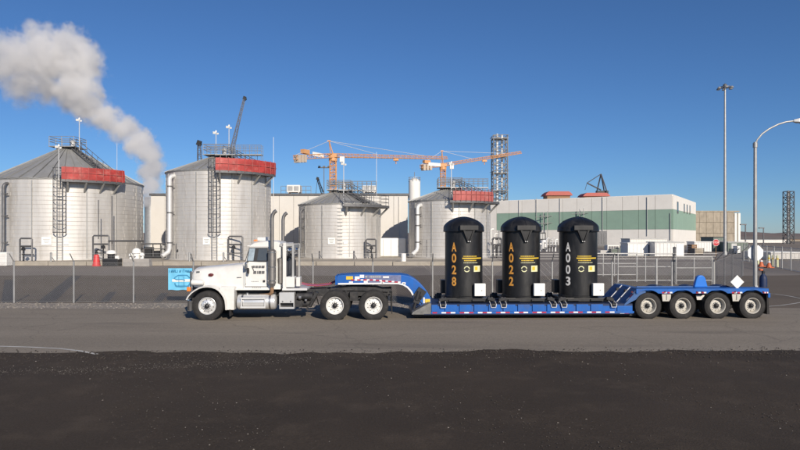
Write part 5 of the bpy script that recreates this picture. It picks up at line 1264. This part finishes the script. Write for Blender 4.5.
def neck_px(x, y): return (335+x/10, 268+y/10)
def decal(x0, x1, y0, y1, m, name='decal', off=.012, v=.62, parent=None):
    a0, a1 = neck_px(x0,y0), neck_px(x1,y1); b = MB()
    p = P(v,(a0[0],a1[1]),(a1[0],a1[1]),(a1[0],a0[1]),(a0[0],a0[1])); y_ = v-off
    b.add([(x,y_,z) for x, z in p], [(0,1,2,3)]); b.build(name, m, parent or neck, fix=False)
decal(300,660,72,150,M['worn_print'],'worn_patch',.006)
decal(112,180,82,116,M['yellow']); decal(198,246,84,128,M['tapewhite']); decal(248,292,68,100,M['tapewhite']); decal(288,328,122,158,M['tapewhite']); decal(140,180,134,160,M['tapewhite']); decal(455,490,134,158,M['tapewhite']); decal(672,706,142,166,M['tapewhite']); decal(480,540,82,100,M['tapewhite']); decal(300,322,78,96,M['galv'])
for k in range(9): decal(348+k*12.5,357+k*12.5,76,98,M['galv'],'faded_lettering')
for k in range(8):
    yy = 112+max(0,k-3)*5.5; decal(160+k*62,160+k*62+34,yy,yy+14,M['tapered'],'red_marking',.015); decal(195+k*62,195+k*62+26,yy,yy+14,M['tapewhite'],'white_marking',.0125)
for x0_, y0_ in ((466,144),(682,152)): decal(x0_,x0_+14,y0_,y0_+9,M['black'],'lamp_dot',.016)
b = MB(); b.box(U(336.6,.62)-.05,U(336.6,.62),.62,1.88,Z(337,285,.62),Z(337,276,.62)); b.build('nose_plate', M['blue'], neck, bevel=.01)
b = MB(); b.lathe([(.05,.9),(.05,1.17)],12,(U(355,.8),VC,0)); b.box(U(340,.8),U(372,.8),.8,1.7,1.18,1.25); b.build('kingpin_plate', M['chassis'], neck)
# hydraulics in the crook of the neck
b = MB(); A = (U(419,.55),.5,Z(419,291,.55)); C_ = (U(413.8,.5),.5,Z(413.8,309,.5))
b.cyl(A, ((A[0]+C_[0])/2,.5,(A[2]+C_[2])/2), .10, n=12); b.cyl(((A[0]+C_[0])/2,.5,(A[2]+C_[2])/2), C_, .06, n=10); b.obox((U(420,.5),.52,Z(420,293.5,.5)),(.32,.16,.36),(0,.6,0)); b.obox((U(417.5,.5),.52,Z(417.5,299,.5)),(.22,.16,.3),(0,.3,0)); b.tube([A,(A[0]-.1,.45,A[2]-.2),(A[0]+.1,.44,A[2]-.45),(C_[0]+.1,.46,C_[2]+.1)],.022,6); b.build('hydraulic_ram', M['black'], neck, smooth=40)
b = MB(); decal_p = P(.6,(423.2,303.2),(424.8,303.2),(424.8,297.4),(423.2,297.4)); b.add([(x,.602,z) for x, z in decal_p],[(0,1,2,3)]); b.build('white_label', M['tapewhite'], neck, fix=False)
b = MB(); decal_p = P(.6,(425.2,302.6),(430.2,302.6),(430.2,299.0),(425.2,299.0)); b.add([(x,.601,z) for x, z in decal_p],[(0,1,2,3)]); b.build('yellow_label', M['yellow'], neck, fix=False)
# sloping front apron
b = MB(); b.prism(P(.1,(411.5,314.5),(412.5,312.2),(428.5,303.4),(431,303.2),(431,314.5)), .06, 2.44); b.build('apron', M['deckgrey'], TL, bevel=.01)
# main deck
zt_d, zlo, zbt = Z(530,304,.1), Z(530,312.8,.1), Z(530,316.6,.1)
ud0, ud1 = U(415.5,.05), U(633,.05)
b = MB(); b.box(ud0+.5,ud1,.10,2.40,zt_d-.07,zt_d); dk = b.build('deck', M['navy'], TL)
for v0, v1 in ((.10,.16),(2.34,2.40)):
    b = MB(); b.box(ud0+.5,ud1,v0,v1,zlo-.02,zt_d-.07); b.build('side_beam', M['blue'], TL)
b = MB(); b.box(ud0+.3,ud1,.06,2.44,zlo-.05,zlo-.022); b.build('bottom_flange', M['navy'], TL)
b = MB(); b.box(ud0-.05,ud1+.2,.26,2.24,zbt,zlo-.051); b.build('under_frame', M['chassis'], TL)
# raised blue side plates between the chain pockets and the red-white tape below them
seg = [(431.5,437.6)] + [(445+k*14.6, 457+k*14.6) for k in range(11)]
zc0 = zlo+.055
for xa, xb in seg:
    b = MB(); b.box(U(xa,.05),U(xb,.05),.052,.098,zc0,zt_d-.015); b.build('side_plate', M['blue'], TL, bevel=.006)
b = MB(); b.box(U(431,.05),U(634,.05),.044,.099,zlo-.018,zlo+.052); rl = b.build('tape_rail', M['blue'], TL)
bw, br = MB(), MB(); k = 0; x = 432.5
while x < 611:
    tgt = bw if k % 2 else br; tgt.add([(U(x,.04),.0415,zlo-.005),(U(x+4.6,.04),.0415,zlo-.005),(U(x+4.6,.04),.0415,zlo+.045),(U(x,.04),.0415,zlo+.045)],[(0,1,2,3)]); x += 4.6 if k % 3 else 9.0; k += 1
bw.build('white_tape', M['tapewhite'], rl, fix=False); br.build('red_tape', M['tapered'], rl, fix=False)
# rear ramp up to the axle deck
zr_d = Z(690,288.7,.05)
rp_ = P(.1,(617.5,304.2),(624.4,304.2),(638.6,287.2),(632,287.2))
(ra, rb_), (rc, rd_) = P(.1,(624.2,304.2))[0], P(.1,(638.4,287.2))[0]
b = MB(); b.prism([(ra,rb_-.05),(ra,rb_),(rc,zr_d),(rc+.25,zr_d),(rc+.25,zr_d-.2)], .08, 2.42); rm = b.build('ramp', M['blue_dull'], TL)
for v_ in (.80,1.60):
    b = MB(); nx, nz_ = -(zr_d-rb_), (rc-ra); ln = math.hypot(nx,nz_); ox, oz = nx/ln*.02, nz_/ln*.02
    b.loft([[(ra+ox,v_,rb_+oz),(ra+ox,v_+.05,rb_+oz),(ra,v_+.05,rb_),(ra,v_,rb_)],[(rc+ox,v_,zr_d+oz),(rc+ox,v_+.05,zr_d+oz),(rc,v_+.05,zr_d),(rc,v_,zr_d)]]); b.build('ramp_strip', M['tapewhite'], rm)
def on_ramp(f, o=.012): nx, nz_ = -(zr_d-rb_), (rc-ra); ln = math.hypot(nx,nz_); return (ra+(rc-ra)*f+nx/ln*o, rb_+(zr_d-rb_)*f+nz_/ln*o)
for f0, f1, m_ in ((.22,.42,M['tapewhite']),(.42,.62,M['tapered']),(.66,.86,M['tapewhite'])):
    b = MB(); (x0_, z0_), (x1_, z1_) = on_ramp(f0), on_ramp(f1); b.add([(x0_,.085,z0_),(x0_,.2,z0_),(x1_,.2,z1_),(x1_,.085,z1_)],[(0,1,2,3)]); b.build('ramp_tape', m_, rm, fix=False)
b = MB(); b.box(U(617.3,.05),U(632.0,.05),.06,2.44,Z(625,314.2,.05),rb_-.052); bo = b.build('rear_bolster', M['blue'], TL, bevel=.015)
b = MB(); b.add([(U(a,.05),.056,Z(620,c,.05)) for a, c in ((620,313.6),(624.5,313.6),(624.5,311.8),(620,311.8))],[(0,1,2,3)]); b.build('white_tape', M['tapewhite'], bo, fix=False)
b = MB(); b.add([(U(a,.05),.056,Z(620,c,.05)) for a, c in ((624.5,313.6),(629,313.6),(629,311.8),(624.5,311.8))],[(0,1,2,3)]); b.build('red_tape', M['tapered'], bo, fix=False)
# axle deck with wheel arches
axp = (648.7,683.2,718.0,753.0); ax = [U(p_,.0) for p_ in axp]; Ra = RL+.10; zl = Z(690,293.4,.05)
ue = U(768.4,.05)
def arch_outline():
    out = [(ra+.18, zr_d-.002), (ra+.18, zl)]
    ha = math.sqrt(max(0, Ra*Ra-(zl-RL)**2))
    for x in ax:
        a0 = math.atan2(zl-RL, -ha); a1 = math.atan2(zl-RL, ha)
        for k in range(13): a = a0+(a1-a0)*k/12; xx = x+Ra*math.cos(a); out.append((min(xx, ue-.02), RL+Ra*math.sin(a)))
    out += [(ue, zl), (ue, zr_d-.002)]
    return out
ao = [p_ for p_ in arch_outline()]
ao[0] = (U(636.4,.03), zr_d-.002); ao[1] = (U(636.4,.03), zl)
for v0, v1 in ((.03,.08),(2.42,2.47)):
    b = MB(); b.prism(ao if v0 < 1 else [(x_, min(z_, zr_d-.182)) for x_, z_ in ao], v0, v1); b.build('arch_plate', M['blue'], TL)
b = MB(); b.box(rc+.26,ue-.022,.082,.80,zr_d-.08,zr_d); b.build('wheel_cover', M['blue'], TL)
b = MB(); b.box(rc+.26,ue-.022,1.70,2.418,zr_d-.26,zr_d-.18); b.build('wheel_cover', M['blue'], TL)
b = MB(); b.box(rc+.26,ue-.022,.802,1.698,zr_d-.30,zr_d-.22); b.build('axle_deck', M['navy'], TL)
for x in ax:
    for v0, v1 in ((.05,.62),(1.88,2.45)):
        b = MB(); rings = []
        for k in range(15):
            a = PI*.92-PI*.84*k/14; rings.append([(x+(Ra+.0)*math.cos(a),v0+.035,RL+Ra*math.sin(a)),(x+(Ra+.0)*math.cos(a),v1,RL+Ra*math.sin(a)),(x+(Ra+.012)*math.cos(a),v1,RL+(Ra+.012)*math.sin(a)),(x+(Ra+.012)*math.cos(a),v0+.035,RL+(Ra+.012)*math.sin(a))])
        b.loft(rings[3:12]); b.build('wheel_arch_liner', M['navy'], TL, smooth=40)
for x0_, x1_ in ((661.8,671.2),(732,741)):
    b = MB(); b.prism(P(.1,(x0_,294.0),(x1_,294.0),(x1_-.6,301.4),(x0_+.8,301.4)), .10, .14); mg = b.build('mud_guard', M['rimcream'], TL, bevel=.01)
    b = MB(); xm = (x0_+x1_)/2; b.box(U(xm,.1)-.012,U(xm,.1)+.012,.09,.0985,Z(xm,300,.1),Z(xm,294.6,.1)); b.build('guard_rib', M['galvdark'], mg)
b = MB(); b.prism(P(.3,(696,295),(704.6,295),(704,300),(697,300)), .3, .34); b.build('mud_guard', M['beige'], TL, bevel=.01)
for px in (632,665,697,702,735,763):                               # side lamps and tape on the arch plates
    b = MB(); b.box(U(px,.03)-.03,U(px,.03)+.03,.012,.029,Z(px,292.6,.03),Z(px,291.3,.03)); b.build('side_lamp', M['redlens'], TL)
for xa in (662,667.5,696,701.5,732,737.5,763.5,766):
    for k, m_ in enumerate((M['tapered'],M['tapewhite'])):
        wd_ = 2.4 if xa < 760 else 1.1
        b = MB(); b.add([(U(a,.03),.0275,Z(xa,c,.03)) for a, c in ((xa+k*wd_,293.3),(xa+k*wd_+wd_,293.3),(xa+k*wd_+wd_,291.9),(xa+k*wd_,291.9))],[(0,1,2,3)]); b.build('reflective_tape', m_, TL, fix=False)
b = MB()
for v_ in (.8,1.6): b.box(ra+.3,ue-.1,v_,v_+.1,.55,zr_d-.09)
b.build('frame_rail', M['chassis'], TL)
b = MB()
for x in ax: b.cyl((x,.35,RL),(x,2.15,RL),.08,n=12); b.box(x-.35,x+.05,.78,.92,.42,.56); b.box(x-.35,x+.05,1.6,1.74,.42,.56); b.cyl((x+.18,.85,.5),(x+.18,.85,.85),.13,n=12); b.cyl((x+.18,1.65,.5),(x+.18,1.65,.85),.13,n=12)
b.build('axle', M['chassis'], TL, smooth=40)
for va_ in (.06, 1.88): b = MB(); b.prism([(ue-.04,.16),(ue+.05,.16),(ue+.0,.85),(ue-.05,.85)], va_, va_+.56); b.build('mud_flap', M['rubber'], TL)
b = MB(); b.box(ue-.02,ue+.06,.03,2.47,zr_d-.32,zr_d-.16); tb = b.build('tail_board', M['blue'], TL, bevel=.01)
b = MB(); [b.cyl((ue+.06,y_,zr_d-.17),(ue+.09,y_,zr_d-.17),.06,n=14) for y_ in (.25,.45,2.05,2.25)]; b.build('tail_lamp', M['redlens'], tb)
for x in ax:
    wheel(TL, W_trail, x, .0, RL, dual=True, gap=.30); wheel(TL, W_trail, x, 2.5, RL, far=True, dual=True, gap=.30)
# white diamond placard, blue rounded guard on the deck
b = MB(); uc, vv_ = U(737.3,.25), .25; zc_ = Z(737.3,282,.25); r_ = .245
b.add([(uc-r_,vv_,zc_),(uc,vv_,zc_-r_),(uc+r_,vv_,zc_),(uc,vv_,zc_+r_),(uc-r_,vv_+.02,zc_),(uc,vv_+.02,zc_-r_),(uc+r_,vv_+.02,zc_),(uc,vv_+.02,zc_+r_)],[(0,1,2,3),(7,6,5,4),(0,4,5,1),(1,5,6,2),(2,6,7,3),(3,7,4,0)]); pl = b.build('diamond_placard', M['white_flat'], TL)
b = MB(); b.bar((uc,vv_+.04,zr_d),(uc,vv_+.04,zc_),.04); b.build('placard_bracket', M['galvdark'], pl)
v_ = .62; p0_, p1_ = U(695.2,v_), U(707.2,v_); zt_ = Z(701,275.2,v_)
out = [(p0_-.03,zr_d),(p0_+.02,zt_-.25)] + [((p0_+p1_)/2+(p1_-p0_)/2*.82*math.cos(a), zt_-.2+.2*math.sin(a)) for a in [PI*.95-PI*.9*k/10 for k in range(11)]] + [(p1_-.02,zt_-.25),(p1_+.03,zr_d)]
b = MB(); b.prism(out, v_, v_+.16); b.build('rounded_guard', M['blue_bright'], TL, bevel=.03)
b = MB(); b.box(U(640,.4),U(731,.4),.70,.76,zr_d,zr_d+.04); b.build('deck_strip', M['blue_dull'], TL)

def W3(u, v, z): return (TX+u*TC-v*TS, TY+u*TS+v*TC, z)
# navy gas cylinder at the rear
v_ = .6; uc = U(763.2,v_); t = thing('gas_cylinder', 'navy blue bottle-shaped gas cylinder with orange valve at the rear of the trailer', 'gas cylinder', W3(uc,v_,zr_d), TA)
rb2 = .13; hz = Z(763,277.2,v_)-zr_d
b = MB(); b.lathe([(.01,0),(rb2,.005),(rb2,hz-.08),(rb2*.92,hz-.01),(rb2*.7,hz+.06),(rb2*.42,hz+.10),(rb2*.36,hz+.14),(.01,hz+.14)],22); b.build('bottle', M['navy'], t, smooth=40)
b = MB(); b.cyl((0,0,hz+.13),(0,0,hz+.22),.052,n=12); b.cyl((0,0,hz+.22),(-.03,0,hz+.27),.03,n=8); b.build('neck_ring', M['black'], t)
b = MB(); b.lathe([(.01,-.035),(.07,-.03),(.08,0),(.07,.03),(.01,.035)],12,(-.09,0,hz+.27),'z'); b.cyl((-.03,0,hz+.25),(-.16,0,hz+.30),.03,n=8); b.build('valve_wheel', M['cone'], t, smooth=40)

# ------------------------------------------------------------------ black containers
SEGS = {'A':[((0,0),(.5,1)),((.5,1),(1,0)),((.2,.36),(.8,.36))]}
def letter_mesh(ch, m):
    return text_mesh(ch, 1.0, m, 'painted_number', .03)
def container(pxc, code, lm, label):
    v_ = 1.28; uc = U(pxc, v_); z0 = zt_d
    t = thing('waste_container', label, 'container', W3(uc, v_, z0), TA, 'black domed containers on the trailer deck')
    Rb, Rr = .688, .745
    zbase = .165; zrim = 3.235-z0; ztop = 3.635-z0; ao = -math.atan((pxc-400)/F)
    b = MB(); b.lathe([(.01,zbase),(Rb+.03,zbase),(Rb+.03,zbase+.05),(Rb,zbase+.07),(Rb,zrim-.10),(.01,zrim-.10)],64); body = b.build('body', M['canblack'], t, smooth=35)
    pr = [(Rb-.05,zrim-.155),(Rr-.01,zrim-.155),(Rr+.006,zrim-.14),(Rr+.006,zrim-.07),(Rr,zrim-.06),(Rr,zrim-.01)]
    for k in range(1,15):
        a = PI/2*k/15; pr.append((Rr*math.cos(a)**1.15, zrim+(ztop-zrim)*math.sin(a)**1.2))
    pr.append((.001, ztop))
    b = MB(); b.lathe(pr, 64); dome = b.build('domed_lid', M['canblack'], t, smooth=35)
    for k in range(8):                                            # seams over the lid
        a = PI/4*k+.05; b = MB(); b.tube([(r*math.cos(a), r*math.sin(a), z+.004) for r, z in pr[4:]], .009, 5); b.build('lid_seam', M['canblack'], dome)
    # lifting bracket: hooded bar over a triangular gusset
    for s_, ang in ((1,R_(12.6)+ao),(1,R_(192.6)+ao)):
        px_, w_, hb = 0, .68, .17
        b = MB(); zt2 = zrim+.07
        b.prism([(-w_/2,zt2-hb),(w_/2,zt2-hb),(w_/2,zt2),(-w_/2,zt2)], -Rr-.075, -Rr+.15)
        lb = b.build('lifting_bracket', M['canblack'], t, rot=(0,0,ang), bevel=.012)
        b = MB()
        b.loft([[(-.22,-Rr-.05,zt2-hb-.002),(-.14,-Rr-.05,zt2-hb-.002),(-.14,-Rb+.02,zt2-hb-.002),(-.22,-Rb+.02,zt2-hb-.002)],[(-.045,-Rr-.03,zt2-.60),(.0,-Rr-.03,zt2-.60),(.0,-Rb+.02,zt2-.60),(-.045,-Rb+.02,zt2-.60)]])
        b.loft([[(.14,-Rr-.05,zt2-hb-.002),(.22,-Rr-.05,zt2-hb-.002),(.22,-Rb+.02,zt2-hb-.002),(.14,-Rb+.02,zt2-hb-.002)],[(.003,-Rr-.03,zt2-.60),(.048,-Rr-.03,zt2-.60),(.048,-Rb+.02,zt2-.60),(.003,-Rb+.02,zt2-.60)]])
        b.build('gusset', M['canblack'], lb, bevel=.008)
        b = MB(); b.loft([[(-.15,-Rr-.01,zt2-hb-.004),(.15,-Rr-.01,zt2-hb-.004),(.15,-Rr+.03,zt2-hb-.004),(-.15,-Rr+.03,zt2-hb-.004)],[(-.01,-Rr-.0,zt2-.52),(.01,-Rr-.0,zt2-.52),(.01,-Rr+.03,zt2-.52),(-.01,-Rr+.03,zt2-.52)]]); b.build('web_plate', M['canblack'], lb)
        b = MB()
        for x in (-.035,.035): b.cyl((x,-Rr-.055,zt2-.57),(x,-Rr-.028,zt2-.57),.018,n=8)
        b.build('bolt', M['palepipe'], lb)
    # lettering wrapped on the shell: vertical number, letters about 0.33 m high
    def wrap(me, xo, zo, sx, sz, off=.009):
        bm = bmesh.new(); bm.from_mesh(me); bmesh.ops.triangulate(bm, faces=bm.faces)
        bmesh.ops.subdivide_edges(bm, edges=[e for e in bm.edges if e.calc_length()*sx > .06], cuts=2, use_grid_fill=True)
        for v in bm.verts:
            x, z = v.co.x*sx+xo, v.co.y*sz+zo; a = x/Rb + ao; v.co = Vector(((Rb+off)*math.sin(a), -(Rb+off)*math.cos(a), z))
        bm.to_mesh(me); bm.free(); return me
    parts = []
    s_ = 22.3/F
    for ch, py in zip(code, (247.2,258.4,270.2,282.0)):
        me = letter_mesh(ch, lm); xs = [v.co.x for v in me.vertices]; ys = [v.co.y for v in me.vertices]
        cx_, cy_ = (min(xs)+max(xs))/2, (min(ys)+max(ys))/2; wd_, ht_ = max(xs)-min(xs), max(ys)-min(ys)
        for v in me.vertices: v.co.x -= cx_; v.co.y -= cy_
        xoff = -10.2*s_; aoff = Rb*math.asin(max(-1,xoff/Rb))
        sx_, sz_ = (.185/wd_)*(1.08 if ch == 'A' else 1), .325/ht_
        me = wrap(me, aoff, CAMH+(HY-py)*s_-z0, sx_, sz_); put('painted_number', me, t)
    # yellow text lines, emblem, stickers (too small to read in the photograph)
    def patch(name, x0, x1, y0, y1, m, off=.006, n=6):
        b = MB(); rings = []
        for i in range(n+1):
            px = x0+(x1-x0)*i/n; a = math.asin(max(-.985,min(.985,px*s_/Rb))) + ao; r = Rb+off
            D_ = 22.3 + Rb*(1-math.cos(a)); rings.append((r*math.sin(a), -r*math.cos(a)))
        vs = [(x,y,CAMH+(HY-y1)*s_-z0) for x, y in rings]+[(x,y,CAMH+(HY-y0)*s_-z0) for x, y in rings]
        b.add(vs, [(i,i+1,n+2+i,n+1+i) for i in range(n)]); return b.build(name, m, t, fix=False)
    qq = random.Random(int(pxc))
    def words(y0, y1, x0, x1, m):
        x = x0
        while x < x1-.3:
            w_ = qq.uniform(.45,1.1); patch('small_lettering', x, min(x+w_,x1), y0, y1, m, n=1); x += w_+.28
    words(256.0,256.9,-1.0,12.6,M['yellow']); patch('yellow_bar', -2.0, 17.2, 257.9, 259.1, M['yellow'], n=10)
    words(260.3,261.3,-.2,12.0,M['yellow']); words(262.7,263.3,-.6,13.6,M['yellowpale'])
    sk = patch('sticker', 9.6, 16.0, 266.0, 272.2, M['yellowpale']); patch('sticker_print', 10.6, 13.4, 267, 270.8, M['yellow'], .008, 3)
    cxp, cyp = 2.6, 269.4
    for a0, a1 in ((.05,.95),(1.12,1.9),):                       # broken ring emblem
        b = MB()
        for k in range(12):
            t0, t1 = PI*(a0+(a1-a0)*k/12), PI*(a0+(a1-a0)*(k+1)/12)
            ps = []
            for tt, r in ((t0,2.15),(t1,2.15),(t1,3.0),(t0,3.0)):
                px, py = cxp+r*math.cos(tt), cyp-r*math.sin(tt); a = math.asin(px*s_/Rb) + ao; ps.append(((Rb+.006)*math.sin(a), -(Rb+.006)*math.cos(a), CAMH+(HY-py)*s_-z0))
            b.add(ps, [(0,1,2,3)])
        b.build('ring_emblem', M['yellowpale'], t, fix=False)
    # skid base
    b = MB(); hw = .97
    for y_ in (-.78,.62): b.box(-hw,hw,y_,y_+.16,.03,zbase-.012)
    b.box(-.80,.80,-.62,.62,.06,zbase-.003)
    skd = b.build('skid', M['canblack'], t, bevel=.012)
    for x in (-.42,.42):
        b = MB(); b.box(x-.22,x+.22,-.86,-.785,.075,.125); b.build('fork_pocket', M['black'], skd)
    for sx_ in (-1,1):
        for sy_ in (-1,1):
            y_ = sy_*.86
            b = MB(); b.obox((sx_*.86,y_,.14),(.26,.18,.10),(0,sx_*.25,0)); b.cyl((sx_*.88,y_-.07,.17),(sx_*.88,y_+.07,.17),.055,n=12); b.obox((sx_*.98,y_,.08),(.05,.12,.20),(0,-sx_*.3,0)); tdn = b.build('corner_bracket', M['chassis'], skd, bevel=.01)
            if sy_ < 0:
                b = MB()
                for xo in (-.10,.10): b.tube([(sx_*.88+xo,y_-.14,.08),(sx_*.88+xo,-1.255,.0),(sx_*.88+xo*.8,-1.265,-.11)], .013, 6)
                b.tube([(sx_*.88-.08,-1.265,-.11),(sx_*.88+.08,-1.265,-.11)], .013, 6); b.build('shackle', M['palepipe'], tdn)
                b = MB(); b.cyl((sx_*.88-.06,-1.262,-.02),(sx_*.88+.06,-1.262,-.02),.055,n=14); b.build('binder', M['black'], tdn)
    # white cover box low on the right, its dark twin behind on the left
    x0_, x1_ = 11.2*s_-.12, 23.0*s_*.97-.12; zb0_, zb1_ = CAMH+(HY-297.2)*21.9/F-z0, CAMH+(HY-284.5)*21.9/F-z0
    b = MB(); b.box(x0_,x1_,-.86,-.70,zb0_,zb1_); wb = b.build('cover_box', M['white_flat'], t, bevel=.012)
    b = MB(); b.cyl(((x0_+x1_)/2+.06,-.875,(zb0_+zb1_)/2-.02),((x0_+x1_)/2+.06,-.861,(zb0_+zb1_)/2-.02),.022,n=10); b.build('knob', M['galv'], wb)
    b = MB(); b.box(-.80,-.60,.30,.72,zb0_,zb1_+.05); b.build('cover_box', M['canblack'], t, bevel=.012)
    return t
container(463.7, 'A028', M['orange_letter'], 'black domed container marked A028 in orange, nearest the truck')
container(521.0, 'A022', M['orange_letter'], 'black domed container marked A022 in orange, middle of three')
container(578.0, 'A003', M['white_letter'], 'black domed container marked A003 in white')
